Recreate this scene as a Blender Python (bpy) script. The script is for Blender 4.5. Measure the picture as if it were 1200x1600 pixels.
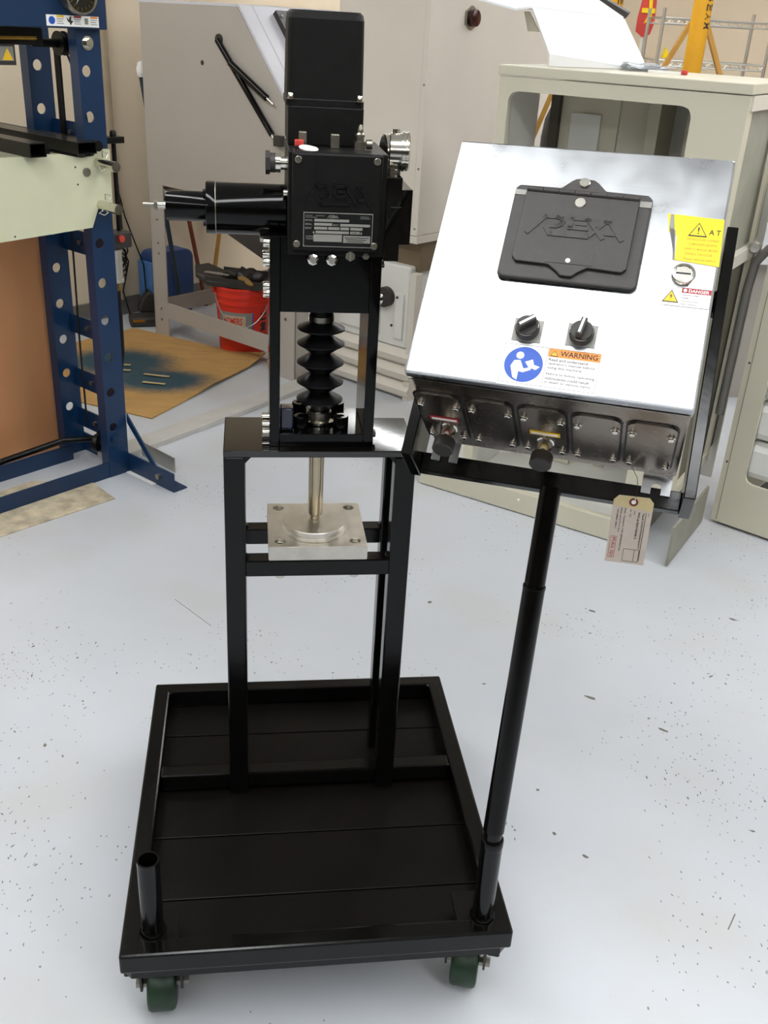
import bpy, bmesh, math, random
from mathutils import Vector, Matrix
random.seed(7)
PI = math.pi
for o in list(bpy.data.objects): bpy.data.objects.remove(o)
scene = bpy.context.scene
COL = scene.collection

# ------------------------------------------------------------------ camera
def setup_camera():
    cd = bpy.data.cameras.new('camera'); cam = bpy.data.objects.new('camera', cd); COL.objects.link(cam)
    cd.sensor_fit = 'HORIZONTAL'; cd.sensor_width = 36.0; cd.lens = 36.0*1534/1200
    cd.clip_start = 0.05; cd.clip_end = 60
    p = math.radians(26.45); r = math.radians(3.41)
    fw = Vector((0, math.cos(p), -math.sin(p))); rt0 = Vector((1, 0, 0)); up0 = rt0.cross(fw)
    rt = rt0*math.cos(r)+up0*math.sin(r); up = up0*math.cos(r)-rt0*math.sin(r)
    m = Matrix((rt, up, -fw)).transposed().to_4x4(); m.translation = Vector((0, 0, 1.6))
    cam.matrix_world = m
    scene.camera = cam
setup_camera()
# ------------------------------------------------------------------ world, exposure
w = bpy.data.worlds.new('world'); scene.world = w; w.use_nodes = True
w.node_tree.nodes['Background'].inputs[0].default_value = (.75, .8, .9, 1)
w.node_tree.nodes['Background'].inputs[1].default_value = 0.25
vs = scene.view_settings
vs.view_transform = 'Standard'; vs.look = 'None'; vs.gamma = 1.0; vs.use_curve_mapping = False
vs.exposure = 0.5
LAMP = 13.0            # strength of the ceiling fixtures
CEIL = 3.10
# ------------------------------------------------------------------ materials
def lin(h):
    h = h.lstrip('#'); c = [int(h[i:i+2], 16)/255 for i in (0, 2, 4)]
    return tuple((x/12.92 if x <= .04045 else ((x+.055)/1.055)**2.4) for x in c)
MATS = {}
def mat(name, col, rough=.5, metal=0., var=.08, scale=12., bump=0., bscale=60., coat=0., spec=.5, emit=0., trans=0., alpha=1., stretch=None, rvar=0.):
    m = bpy.data.materials.new(name); m.use_nodes = True; nt = m.node_tree; b = nt.nodes['Principled BSDF']
    c = lin(col) if isinstance(col, str) else col
    tc = nt.nodes.new('ShaderNodeTexCoord'); mp = nt.nodes.new('ShaderNodeMapping')
    nt.links.new(tc.outputs['Object'], mp.inputs[0])
    if stretch: mp.inputs['Scale'].default_value = stretch
    nz = nt.nodes.new('ShaderNodeTexNoise'); nz.inputs['Scale'].default_value = scale; nz.inputs['Detail'].default_value = 4
    nt.links.new(mp.outputs[0], nz.inputs['Vector'])
    rp = nt.nodes.new('ShaderNodeValToRGB')
    rp.color_ramp.elements[0].position = .3; rp.color_ramp.elements[1].position = .7
    rp.color_ramp.elements[0].color = (*[x*(1-var) for x in c], 1); rp.color_ramp.elements[1].color = (*[min(1, x*(1+var)) for x in c], 1)
    nt.links.new(nz.outputs['Fac'], rp.inputs[0]); nt.links.new(rp.outputs[0], b.inputs['Base Color'])
    b.inputs['Roughness'].default_value = rough; b.inputs['Metallic'].default_value = metal
    b.inputs['Specular IOR Level'].default_value = spec
    b.inputs['Coat Weight'].default_value = coat; b.inputs['Coat Roughness'].default_value = .08
    if rvar:
        mr = nt.nodes.new('ShaderNodeMapRange'); mr.inputs[3].default_value = max(.02, rough-rvar); mr.inputs[4].default_value = rough+rvar
        nt.links.new(nz.outputs['Fac'], mr.inputs[0]); nt.links.new(mr.outputs[0], b.inputs['Roughness'])
    if trans: b.inputs['Transmission Weight'].default_value = trans
    if alpha < 1: b.inputs['Alpha'].default_value = alpha
    if emit:
        b.inputs['Emission Color'].default_value = (*c, 1); b.inputs['Emission Strength'].default_value = emit
    if bump:
        n2 = nt.nodes.new('ShaderNodeTexNoise'); n2.inputs['Scale'].default_value = bscale; n2.inputs['Detail'].default_value = 3
        nt.links.new(mp.outputs[0], n2.inputs['Vector'])
        bp = nt.nodes.new('ShaderNodeBump'); bp.inputs['Strength'].default_value = bump; bp.inputs['Distance'].default_value = .002
        nt.links.new(n2.outputs['Fac'], bp.inputs['Height']); nt.links.new(bp.outputs[0], b.inputs['Normal'])
    MATS[name] = m
    return m

def floor_material():
    m = mat('painted_concrete', '#bdc0c5', rough=.34, var=.05, scale=.9, bump=.25, bscale=18, spec=.5)
    nt = m.node_tree; b = nt.nodes['Principled BSDF']
    base = b.inputs['Base Color'].links[0].from_socket
    tc = nt.nodes.new('ShaderNodeTexCoord')
    def mixin(fac_socket, col, prev):
        mx = nt.nodes.new('ShaderNodeMix'); mx.data_type = 'RGBA'
        nt.links.new(fac_socket, mx.inputs['Factor']); nt.links.new(prev, mx.inputs['A']); mx.inputs['B'].default_value = (*lin(col), 1)
        return mx.outputs['Result']
    # beige wear clouds
    n = nt.nodes.new('ShaderNodeTexNoise'); n.inputs['Scale'].default_value = 2.2; n.inputs['Detail'].default_value = 6
    nt.links.new(tc.outputs['Object'], n.inputs['Vector'])
    r = nt.nodes.new('ShaderNodeValToRGB'); r.color_ramp.elements[0].position = .50; r.color_ramp.elements[1].position = .80
    r.color_ramp.elements[1].color = (.55, .55, .55, 1)
    nt.links.new(n.outputs['Fac'], r.inputs[0]); prev = mixin(r.outputs[0], '#b4b0a4', base)
    # specks: voronoi cells shrunk, gated by noise, two sizes
    for sc, th, gate in ((26, .060, .62), (80, .11, .61)):
        mp = nt.nodes.new('ShaderNodeMapping'); mp.inputs['Scale'].default_value = (1, .55, 1); mp.inputs['Rotation'].default_value = (0, 0, .6)
        nz = nt.nodes.new('ShaderNodeTexNoise'); nz.inputs['Scale'].default_value = 25
        add = nt.nodes.new('ShaderNodeVectorMath'); add.operation = 'MULTIPLY_ADD'; add.inputs[1].default_value = (.03, .03, 0)
        nt.links.new(tc.outputs['Object'], nz.inputs['Vector']); nt.links.new(nz.outputs['Color'], add.inputs[0]); nt.links.new(tc.outputs['Object'], add.inputs[2])
        nt.links.new(add.outputs[0], mp.inputs[0])
        v = nt.nodes.new('ShaderNodeTexVoronoi'); v.inputs['Scale'].default_value = sc; v.voronoi_dimensions = '2D'
        nt.links.new(mp.outputs[0], v.inputs['Vector'])
        lt = nt.nodes.new('ShaderNodeMath'); lt.operation = 'LESS_THAN'; lt.inputs[1].default_value = th; nt.links.new(v.outputs['Distance'], lt.inputs[0])
        g = nt.nodes.new('ShaderNodeTexNoise'); g.inputs['Scale'].default_value = 1.7; g.inputs['Detail'].default_value = 5
        nt.links.new(tc.outputs['Object'], g.inputs['Vector'])
        # random per cell
        wn = nt.nodes.new('ShaderNodeSeparateColor'); nt.links.new(v.outputs['Color'], wn.inputs[0])
        mr = nt.nodes.new('ShaderNodeMath'); mr.operation = 'MULTIPLY_ADD'; mr.inputs[1].default_value = .35; mr.inputs[2].default_value = -.12
        nt.links.new(wn.outputs[0], mr.inputs[0])
        ad = nt.nodes.new('ShaderNodeMath'); ad.operation = 'ADD'; nt.links.new(mr.outputs[0], ad.inputs[0]); nt.links.new(g.outputs['Fac'], ad.inputs[1])
        gt = nt.nodes.new('ShaderNodeMath'); gt.operation = 'GREATER_THAN'; gt.inputs[1].default_value = gate+.12; nt.links.new(ad.outputs[0], gt.inputs[0])
        mul = nt.nodes.new('ShaderNodeMath'); mul.operation = 'MULTIPLY'; nt.links.new(lt.outputs[0], mul.inputs[0]); nt.links.new(gt.outputs[0], mul.inputs[1])
        m8 = nt.nodes.new('ShaderNodeMath'); m8.operation = 'MULTIPLY'; m8.inputs[1].default_value = .75; nt.links.new(mul.outputs[0], m8.inputs[0])
        prev = mixin(m8.outputs[0], '#3a3a36', prev)
    nt.links.new(prev, b.inputs['Base Color'])
    return m

def brushed_material():
    m = mat('brushed_stainless', '#aeb0b3', rough=.24, metal=1., var=.06, scale=9)
    nt = m.node_tree; b = nt.nodes['Principled BSDF']
    tc = nt.nodes.new('ShaderNodeTexCoord'); mp = nt.nodes.new('ShaderNodeMapping'); mp.inputs['Scale'].default_value = (1.5, 1, 160)
    nt.links.new(tc.outputs['Object'], mp.inputs[0])
    n = nt.nodes.new('ShaderNodeTexNoise'); n.inputs['Scale'].default_value = 6; nt.links.new(mp.outputs[0], n.inputs['Vector'])
    sm = nt.nodes.new('ShaderNodeTexNoise'); sm.inputs['Scale'].default_value = 11; sm.inputs['Detail'].default_value = 4; nt.links.new(tc.outputs['Object'], sm.inputs['Vector'])
    mr = nt.nodes.new('ShaderNodeMapRange'); mr.inputs[1].default_value = .25; mr.inputs[2].default_value = .75; mr.inputs[3].default_value = .20; mr.inputs[4].default_value = .42
    nt.links.new(sm.outputs['Fac'], mr.inputs[0]); nt.links.new(mr.outputs[0], b.inputs['Roughness'])
    bp = nt.nodes.new('ShaderNodeBump'); bp.inputs['Strength'].default_value = .12; bp.inputs['Distance'].default_value = .0005
    nt.links.new(n.outputs['Fac'], bp.inputs['Height']); nt.links.new(bp.outputs[0], b.inputs['Normal'])
    b.inputs['Anisotropic'].default_value = .4
    return m

FLOOR = floor_material()
STEEL = brushed_material()
STEELB = mat('shade_toned_stainless', '#8a7f74', rough=.27, metal=1., var=.10, scale=18, rvar=.06)  # dark reflection of the cart put into the body steel's colour
WALLM = mat('cream_wall', '#dccdb4', rough=.75, var=.04, scale=1.5)
CEILM = mat('white_ceiling', '#d8d6d0', rough=.8, var=.03)
FIXM = mat('fixture_white', '#e8e8e8', rough=.5)
TUBEM = mat('lit_diffuser', (.96, .985, 1.0), emit=LAMP, var=0)
BLACK = mat('black_gloss_paint', (.0022, .0020, .0017), rough=.17, var=.25, scale=30, bump=.10, bscale=45, rvar=.05, spec=.26)
TOPGL = mat('black_mirror_paint', (.0030, .0026, .0022), rough=.06, var=.2, scale=30, bump=.06, bscale=12, spec=.8)
DECKB = mat('black_deck_paint', (.0028, .0022, .0016), rough=.36, var=.35, scale=8, bump=.15, bscale=120, spec=.12)
BLKSAT = mat('black_satin', (.0055, .0052, .0047), rough=.45, var=.2, scale=50, bump=.1, bscale=300, spec=.20)
BLKGLS = mat('black_gloss_enamel', (.0018, .0018, .0017), rough=.09, var=.1, spec=.22)
BLKPL = mat('black_moulded_plastic', '#2e2a27', rough=.48, var=.12, scale=60, bump=.22, bscale=900)
RUB = mat('black_rubber', (.0045, .0045, .005), rough=.32, var=.2, spec=.25)
CHROME = mat('bright_chrome', '#d9d5cb', rough=.16, metal=1., var=.05)
STEELD = mat('dull_steel', '#9a9588', rough=.35, metal=1., var=.12, scale=40)
ROD = mat('polished_rod', '#a89c86', rough=.22, metal=1., var=.05, stretch=(1, 1, .1))
ALU = mat('mill_aluminium', '#cfcac0', rough=.38, metal=1., var=.12, scale=25, bump=.1, bscale=200, rvar=.08)
GREENW = mat('green_polyurethane', '#082c10', rough=.45, var=.5, scale=25)
BLUE = mat('press_blue_paint', '#0d2d4f', rough=.32, var=.08, scale=6)
CREAMP = mat('cream_bed_paint', '#cdcdae', rough=.4, var=.05, scale=5)
DARKST = mat('dark_steel', '#1c1b19', rough=.35, metal=.6, var=.3, scale=20)
PLY = mat('plywood', '#c68c5e', rough=.6, var=.14, scale=3, stretch=(1, 1, .25), bump=.1)
GREYM = mat('grey_sheet_metal', '#aca59c', rough=.45, var=.03, scale=3)
LAVM = mat('pale_sheet_metal', '#c9c9d0', rough=.4, var=.03, scale=3)
BEIGE = mat('beige_sheet_metal', '#c8c2ae', rough=.42, var=.03, scale=3)
BEIGEW = mat('ivory_sheet_metal', '#d2cbbf', rough=.4, var=.03, scale=3)
WHITEM = mat('white_sheet', '#e9e9ea', rough=.5, var=.02)
WPANEL = mat('white_panel', '#d8d7d0', rough=.45, var=.03)
RED = mat('bucket_red', '#d8301c', rough=.38, var=.06, scale=6)
ORED = mat('signal_red', '#c0392f', rough=.5, var=.1)
YEL = mat('safety_yellow', '#d29a1a', rough=.4, var=.08, scale=5)
YELP = mat('yellow_film', '#efcf12', rough=.3, var=.03)
WOODY = mat('pale_timber', '#b98b3c', rough=.6, var=.15, scale=6, stretch=(1, 1, .2))
WOODR = mat('red_timber', '#7a3a1c', rough=.5, var=.15)
DOORM = mat('oak_door', '#b2711f', rough=.45, var=.12, scale=3, stretch=(1, 1, .2))
BLUEP = mat('blue_plastic', '#1f3f74', rough=.4, var=.1)
BLUEL = mat('light_blue_plastic', '#4a77b0', rough=.4, var=.1)
PAPER = mat('white_label', '#f2f0ec', rough=.5, var=.01)
INK = mat('dark_ink', '#262220', rough=.6, var=.05)
INKR = mat('red_ink', '#a5232b', rough=.6, var=.05)
INKB = mat('label_blue', '#1b4fb0', rough=.5, var=.02)
ORG = mat('label_orange', '#e8892c', rough=.5, var=.02)
LYEL = mat('label_yellow', '#f0c022', rough=.5, var=.02)
GREYL = mat('plate_grey', '#8b8982', rough=.4, var=.04)
PLATEB = mat('plate_black', (.004, .004, .004), rough=.3, var=.05)
MANILA = mat('manila_tag', '#c3b184', rough=.7, var=.06, scale=40)
TAGW = mat('tag_paper', '#bdb0a4', rough=.7, var=.05, scale=40)
TAGR = mat('tag_eyelet', '#6a2a17', rough=.6)
CLEAR = mat('clear_bag', '#e8ecf2', rough=.15, trans=.6, var=.05, bump=.8, bscale=60)
BRASS = mat('brass', '#a8843e', rough=.25, metal=1.)
NAVY = mat('navy_gloss', '#0a0f2a', rough=.1, coat=.5, var=.4, scale=40, bump=.6, bscale=50)
GREYH = mat('grey_hose', '#77736e', rough=.5)
DIRTY = mat('oil_stained_card', '#b3a78f', rough=.8, var=.35, scale=16)
GLASS = mat('gauge_glass', '#20201c', rough=.1, coat=.5)
COPPERT = mat('knob_maroon', '#3a1a16', rough=.25, metal=.3)
SILVP = mat('silver_paint', '#b9b6ad', rough=.3, metal=.7)

def cardboard_material():
    m = mat('kraft_cardboard', '#b18a52', rough=.75, var=.12, scale=7, stretch=(1, 3, 1))
    nt = m.node_tree; b = nt.nodes['Principled BSDF']; prev = b.inputs['Base Color'].links[0].from_socket
    tc = nt.nodes.new('ShaderNodeTexCoord')
    nz = nt.nodes.new('ShaderNodeTexNoise'); nz.inputs['Scale'].default_value = 30; nt.links.new(tc.outputs['Object'], nz.inputs['Vector'])
    for cx, cy, sx, sy in ((-1.375, 4.72, .33, .25), (-1.12, 4.48, .30, .20)):
        sb = nt.nodes.new('ShaderNodeVectorMath'); sb.operation = 'SUBTRACT'; sb.inputs[1].default_value = (cx, cy, 0); nt.links.new(tc.outputs['Object'], sb.inputs[0])
        dv = nt.nodes.new('ShaderNodeVectorMath'); dv.operation = 'DIVIDE'; dv.inputs[1].default_value = (sx, sy, 1); nt.links.new(sb.outputs[0], dv.inputs[0])
        ln = nt.nodes.new('ShaderNodeVectorMath'); ln.operation = 'LENGTH'; nt.links.new(dv.outputs[0], ln.inputs[0])
        ad = nt.nodes.new('ShaderNodeMath'); ad.operation = 'MULTIPLY_ADD'; ad.inputs[1].default_value = .25; nt.links.new(nz.outputs['Fac'], ad.inputs[0]); nt.links.new(ln.outputs['Value'], ad.inputs[2])
        mr = nt.nodes.new('ShaderNodeMapRange'); mr.interpolation_type = 'SMOOTHSTEP'; mr.inputs[1].default_value = .6; mr.inputs[2].default_value = 1.25; mr.inputs[3].default_value = .96; mr.inputs[4].default_value = 0
        nt.links.new(ad.outputs[0], mr.inputs[0])
        mx = nt.nodes.new('ShaderNodeMix'); mx.data_type = 'RGBA'; nt.links.new(mr.outputs[0], mx.inputs['Factor']); nt.links.new(prev, mx.inputs['A']); mx.inputs['B'].default_value = (*lin('#0c4152'), 1)
        prev = mx.outputs['Result']
    nt.links.new(prev, b.inputs['Base Color'])
    return m
CARD = cardboard_material()

# ------------------------------------------------------------------ mesh helpers
class G:
    """collects geometry for ONE mesh object"""
    def __init__(s): s.v = []; s.f = []; s.s = []
    def add(s, vs_, fs, smooth=False):
        o = len(s.v); s.v += [tuple(p) for p in vs_]; s.f += [tuple(i+o for i in f) for f in fs]; s.s += [smooth]*len(fs)
        return s
    def box(s, x0, x1, y0, y1, z0, z1, bev=0):
        if bev <= 0:
            return s.add([(x0,y0,z0),(x1,y0,z0),(x1,y1,z0),(x0,y1,z0),(x0,y0,z1),(x1,y0,z1),(x1,y1,z1),(x0,y1,z1)],
                  [(0,3,2,1),(4,5,6,7),(0,1,5,4),(1,2,6,5),(2,3,7,6),(3,0,4,7)])
        bm = bmesh.new(); bmesh.ops.create_cube(bm, size=1)
        for q in bm.verts: q.co = Vector(((x0+x1)/2+q.co.x*(x1-x0), (y0+y1)/2+q.co.y*(y1-y0), (z0+z1)/2+q.co.z*(z1-z0)))
        bmesh.ops.bevel(bm, geom=bm.edges[:], offset=bev, segments=2, affect='EDGES', profile=.5)
        return s.bm(bm)
    def bm(s, bm, smooth=False):
        bm.verts.index_update(); s.add([q.co[:] for q in bm.verts], [[q.index for q in f.verts] for f in bm.faces], smooth); bm.free(); return s
    def prism(s, pts, d, n=None):
        """pts: 3-D polygon; extruded by vector d"""
        pts = [Vector(p) for p in pts]; d = Vector(d); k = len(pts)
        nn = Vector((0,0,0))
        for i in range(k): nn += pts[i].cross(pts[(i+1) % k])
        if nn.dot(d) > 0: pts = pts[::-1]
        vs_ = pts+[p+d for p in pts]
        return s.add(vs_, [tuple(range(k)), tuple(range(2*k-1, k-1, -1))]+[(i+k, (i+1) % k+k, (i+1) % k, i)[::-1] if False else (i, i+k, (i+1) % k+k, (i+1) % k) for i in range(k)])
    def lathe(s, prof, o=(0,0,0), ax=(0,0,1), n=24, smooth=True, cap=True):
        """prof: list of (radius, height along ax)"""
        o = Vector(o); ax = Vector(ax).normalized(); t = Vector((1,0,0)) if abs(ax.x) < .9 else Vector((0,1,0))
        e1 = ax.cross(t).normalized(); e2 = ax.cross(e1)
        vs_ = []; fs = []
        for r, h in prof:
            for i in range(n):
                a = 2*PI*i/n; vs_.append(o+ax*h+(e1*math.cos(a)+e2*math.sin(a))*r)
        for j in range(len(prof)-1):
            for i in range(n):
                fs.append((j*n+i, j*n+(i+1) % n, (j+1)*n+(i+1) % n, (j+1)*n+i))
        s.add(vs_, fs, smooth)
        if cap:
            o1 = len(s.v); s.v += [tuple(p) for p in vs_[:n]]; s.f.append(tuple(range(o1, o1+n))[::-1]); s.s.append(False)
            o1 = len(s.v); s.v += [tuple(p) for p in vs_[-n:]]; s.f.append(tuple(range(o1, o1+n))); s.s.append(False)
        return s
    def cyl(s, p0, p1, r, n=20, r1=None, smooth=True):
        p0 = Vector(p0); p1 = Vector(p1); d = p1-p0
        return s.lathe([(r, 0), (r if r1 is None else r1, d.length)], p0, d, n, smooth)
    def hexp(s, p0, p1, r, ch=0):
        p0 = Vector(p0); p1 = Vector(p1); d = p1-p0; L_ = d.length
        prof = [(r, 0), (r, L_)] if ch <= 0 else [(r, 0), (r, L_-ch), (r*.62, L_)]
        return s.lathe(prof, p0, d, 6, False)
    def pipe(s, p0, p1, ro, ri, n=24):
        p0 = Vector(p0); d = Vector(p1)-p0; L_ = d.length
        return s.lathe([(ri, 0), (ro, 0), (ro, L_), (ri, L_), (ri, 0)], p0, d, n, True, cap=False)
    def tube(s, pts, r, n=8, closed=False):
        pts = [Vector(p) for p in pts]; k = len(pts); vs_ = []; fs = []; prev = None
        for i, p in enumerate(pts):
            a = pts[max(i-1, 0)]; b = pts[min(i+1, k-1)]; t = (b-a).normalized()
            if prev is None:
                q = Vector((0,0,1)) if abs(t.z) < .9 else Vector((1,0,0)); e1 = t.cross(q).normalized()
            else:
                e1 = (prev-t*prev.dot(t)).normalized()
            prev = e1; e2 = t.cross(e1); rr = r[i] if isinstance(r, (list, tuple)) else r
            for j in range(n): an = 2*PI*j/n; vs_.append(p+(e1*math.cos(an)+e2*math.sin(an))*rr)
        for i in range(k-1):
            for j in range(n): fs.append((i*n+j, i*n+(j+1) % n, (i+1)*n+(j+1) % n, (i+1)*n+j))
        fs.append(tuple(range(n))[::-1]); fs.append(tuple(range((k-1)*n, k*n)))
        return s.add(vs_, fs, True)
    def holeplate(s, x0, x1, z0, z1, y0, y1, holes, n=16):
        """plate in the XZ plane, thickness y0..y1, with round holes (cx, cz, r) sorted into cells along z"""
        holes = sorted(holes, key=lambda h: h[1])
        cuts = [z0]+[(holes[i][1]+holes[i+1][1])/2 for i in range(len(holes)-1)]+[z1]
        for i, (cx, cz, r) in enumerate(holes):
            a0, a1 = cuts[i], cuts[i+1]
            ring = []; outer = []
            angs = sorted(set([2*PI*k/n for k in range(n)]+[math.atan2(zz-cz, xx-cx) % (2*PI) for xx in (x0, x1) for zz in (a0, a1)]))
            for an in angs:
                c_, s_ = math.cos(an), math.sin(an); ring.append((cx+r*c_, cz+r*s_))
                t = 1e9
                if c_ > 1e-9: t = min(t, (x1-cx)/c_)
                if c_ < -1e-9: t = min(t, (x0-cx)/c_)
                if s_ > 1e-9: t = min(t, (a1-cz)/s_)
                if s_ < -1e-9: t = min(t, (a0-cz)/s_)
                outer.append((cx+t*c_, cz+t*s_))
            k = len(angs); vs_ = [(x, y0, z) for x, z in ring]+[(x, y0, z) for x, z in outer]+[(x, y1, z) for x, z in ring]+[(x, y1, z) for x, z in outer]
            fs = []
            for j in range(k):
                q = (j+1) % k
                fs += [(j, q, k+q, k+j)[::-1], (2*k+j, 2*k+q, 3*k+q, 3*k+j), (j, q, 2*k+q, 2*k+j)]
            s.add(vs_, fs)
        # outer rim
        s.add([(x0,y0,z0),(x1,y0,z0),(x1,y1,z0),(x0,y1,z0),(x0,y0,z1),(x1,y0,z1),(x1,y1,z1),(x0,y1,z1)], [(0,3,2,1),(4,5,6,7),(1,2,6,5),(3,0,4,7)])
        return s
    def build(s, name, m, parent=None, bev=0):
        me = bpy.data.meshes.new(name); me.from_pydata(s.v, [], s.f); me.polygons.foreach_set('use_smooth', s.s)
        me.materials.append(m); me.update()
        if any(s.s): me.set_sharp_from_angle(angle=math.radians(38))
        o = bpy.data.objects.new(name, me); COL.objects.link(o)
        if parent: o.parent = parent
        if bev:
            bv = o.modifiers.new('bevel', 'BEVEL'); bv.width = bev; bv.segments = 2; bv.limit_method = 'ANGLE'
        return o
def thing(name, label, cat, loc=(0,0,0), rz=0, group=None, mw=None):
    o = bpy.data.objects.new(name, None); COL.objects.link(o); o.empty_display_size = .05
    if mw is not None: o.matrix_world = mw
    else: o.location = loc; o.rotation_euler = (0, 0, rz)
    return tag(o, label, cat, group)
def tag(o, label, cat, group=None):
    o['label'] = label; o['category'] = cat
    if group: o['group'] = group
    return o
def struct(o): o['kind'] = 'structure'; return o
def place(o, loc=(0,0,0), rz=0): o.location = loc; o.rotation_euler = (0,0,rz); return o

def text(name, body, m, parent, org, ux, uy, width=None, height=None, center=False, extrude=0):
    """flat lettering; org = lower-left of the text, ux/uy = unit directions in the parent's frame"""
    cu = bpy.data.curves.new('t', 'FONT'); cu.body = body; cu.size = 1; cu.fill_mode = 'FRONT' if not extrude else 'BOTH'; cu.resolution_u = 2; cu.offset = .018
    if extrude: cu.extrude = extrude
    to = bpy.data.objects.new('t', cu); COL.objects.link(to)
    me = bpy.data.meshes.new_from_object(to.evaluated_get(bpy.context.evaluated_depsgraph_get()))
    bpy.data.objects.remove(to); bpy.data.curves.remove(cu)
    xs = [v.co.x for v in me.vertices]; ys = [v.co.y for v in me.vertices]
    if not xs: return None
    x0, x1, y0, y1 = min(xs), max(xs), min(ys), max(ys)
    if height is None: k = width/(x1-x0); kx = ky = k
    else:
        ky = height/(y1-y0); kx = width/(x1-x0) if width else ky
    ux = Vector(ux); uy = Vector(uy); nn = ux.cross(uy); org = Vector(org)
    off = (x1-x0)*kx/2 if center else 0
    for v in me.vertices:
        v.co = org+ux*((v.co.x-x0)*kx-off)+uy*((v.co.y-y0)*ky)+nn*(v.co.z*kx)
    me.name = name; me.materials.append(m); o = bpy.data.objects.new(name, me); COL.objects.link(o); o.parent = parent
    return o

def rounded(w, h, r, cx=0, cy=0, n=5):
    pts = []
    for qx, qy, a0 in ((w/2-r, h/2-r, 0), (-w/2+r, h/2-r, PI/2), (-w/2+r, -h/2+r, PI), (w/2-r, -h/2+r, 1.5*PI)):
        for i in range(n+1):
            a = a0+PI/2*i/n; pts.append((cx+qx+r*math.cos(a), cy+qy+r*math.sin(a)))
    return pts
def strokes(g, lines, wd, fn, d):
    """polyline strokes -> little prisms; fn maps (x, y) to a 3-D point, d = extrusion vector"""
    for ln in lines:
        for (ax, ay), (bx, by) in zip(ln[:-1], ln[1:]):
            L_ = math.hypot(bx-ax, by-ay); tx, ty = (bx-ax)/L_*wd/2, (by-ay)/L_*wd/2
            ax_, ay_, bx_, by_ = ax-tx*.75, ay-ty*.75, bx+tx*.75, by+ty*.75
            g.prism([fn(ax_-ty, ay_+tx), fn(ax_+ty, ay_-tx), fn(bx_+ty, by_-tx), fn(bx_-ty, by_+tx)], d)
LOGO = [[(.05,.03),(.255,.325),(.42,.325),(.475,.305),(.50,.255),(.475,.20),(.42,.17),(.345,.165)],
        [(.285,.135),(.355,.032),(.86,.032)], [(.61,.32),(.61,.175)], [(.60,.165),(.835,.165)], [(.60,.325),(.82,.325),(.855,.305),(1.06,.032)],
        [(.885,.062),(.925,.115)], [(.985,.20),(1.065,.31),(1.13,.31),(1.315,.032)], [(1.10,.115),(1.20,.115)], [(.70,.245),(.80,.245)]]

# frames of reference ------------------------------------------------------------
ROOM = math.atan2(.779, .627)                       # the room's axes: X away to the right, Y away to the left
CART = math.radians(8.56); CO = (-.3936, 1.1098, 0)
def room(x, y, z=0): c_, s_ = math.cos(ROOM), math.sin(ROOM); return Vector((x*c_-y*s_, x*s_+y*c_, z))
def cartp(x, y, z=0): c_, s_ = math.cos(CART), math.sin(CART); return Vector((CO[0]+x*c_-y*s_, CO[1]+x*s_+y*c_, z))

# ------------------------------------------------------------------ the room
RX0, RX1, RY0, RY1 = -6.5, 7.8, -6.5, 4.75
def shell(name, g, m): o = struct(g.build(name, m)); place(o, (0,0,0), ROOM); return o
flo = struct(G().add([room(RX0,RY0), room(RX1,RY0), room(RX1,RY1), room(RX0,RY1), *[p+Vector((0,0,-.1)) for p in (room(RX0,RY0), room(RX1,RY0), room(RX1,RY1), room(RX0,RY1))]],
     [(0,1,2,3),(7,6,5,4),(0,4,5,1),(1,5,6,2),(2,6,7,3),(3,7,4,0)]).build('floor', FLOOR))
shell('wall_left', G().box(RX0, RX1, RY1, RY1+.12, 0, CEIL), WALLM)
wb = shell('wall_back', G().box(RX1, RX1+.12, RY0, RY1, 0, CEIL), WALLM)
DARKW = mat('darkened_unseen_wall', '#6a6156', rough=.8, var=.06, scale=1.5)  # unseen walls, darkened to cut frontal fill and deepen the blacks
shell('wall_right', G().box(RX0, RX1, RY0-.12, RY0, 0, CEIL), DARKW)
shell('wall_front', G().box(RX0-.12, RX0, RY0, RY1, 0, CEIL), DARKW)
shell('ceiling', G().box(RX0, RX1, RY0, RY1, CEIL, CEIL+.1), CEILM)
shell('baseboard_left', G().box(RX0, RX1, RY1-.012, RY1, 0, .10), mat('grey_vinyl', '#6b675f', rough=.6))
def fixtures():
    spots = [(-2.2, y) for y in (-1.95, -.7, .55, 1.8)]+[(.48, y) for y in (-3.2, -1.95, -.7, .55, 1.8, 3.05)]
    spots += [(2.95, y) for y in (-1.95, -.7, .55)]+[(1.7, 4.0)]+[(5.4, y) for y in (-1.95, -.7, .55, 1.8, 3.05, 4.12)]  # lone fixture near the left wall is added to light it
    for i, (x, y) in enumerate(spots):
        t = thing('ceiling_light', 'long white fluorescent fixture on the ceiling', 'light', room(x, y, CEIL), ROOM, 'ceiling fluorescent fixtures')
        G().box(-.18, .18, -.62, .62, -.07, 0).build('housing', FIXM, t)
        G().box(-.15, .15, -.6, .6, -.082, -.0705).build('diffuser', TUBEM, t)
fixtures()
# wall trims and pipe seen between the press and the grey cabinet, seams on the back wall
shell('trim_1', G().cyl((3.335, RY1-.03, .1), (3.335, RY1-.03, CEIL-.001), .026, 14), mat('conduit_paint', '#a3937a', rough=.5))
for i, y in enumerate((1.9, .95, .2)):
    shell('trim_%d' % (i+2), G().box(RX1-.03, RX1, y-.05, y+.05, 0, CEIL), mat('wall_batten_%d' % i, '#b6a48c', rough=.6))

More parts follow.
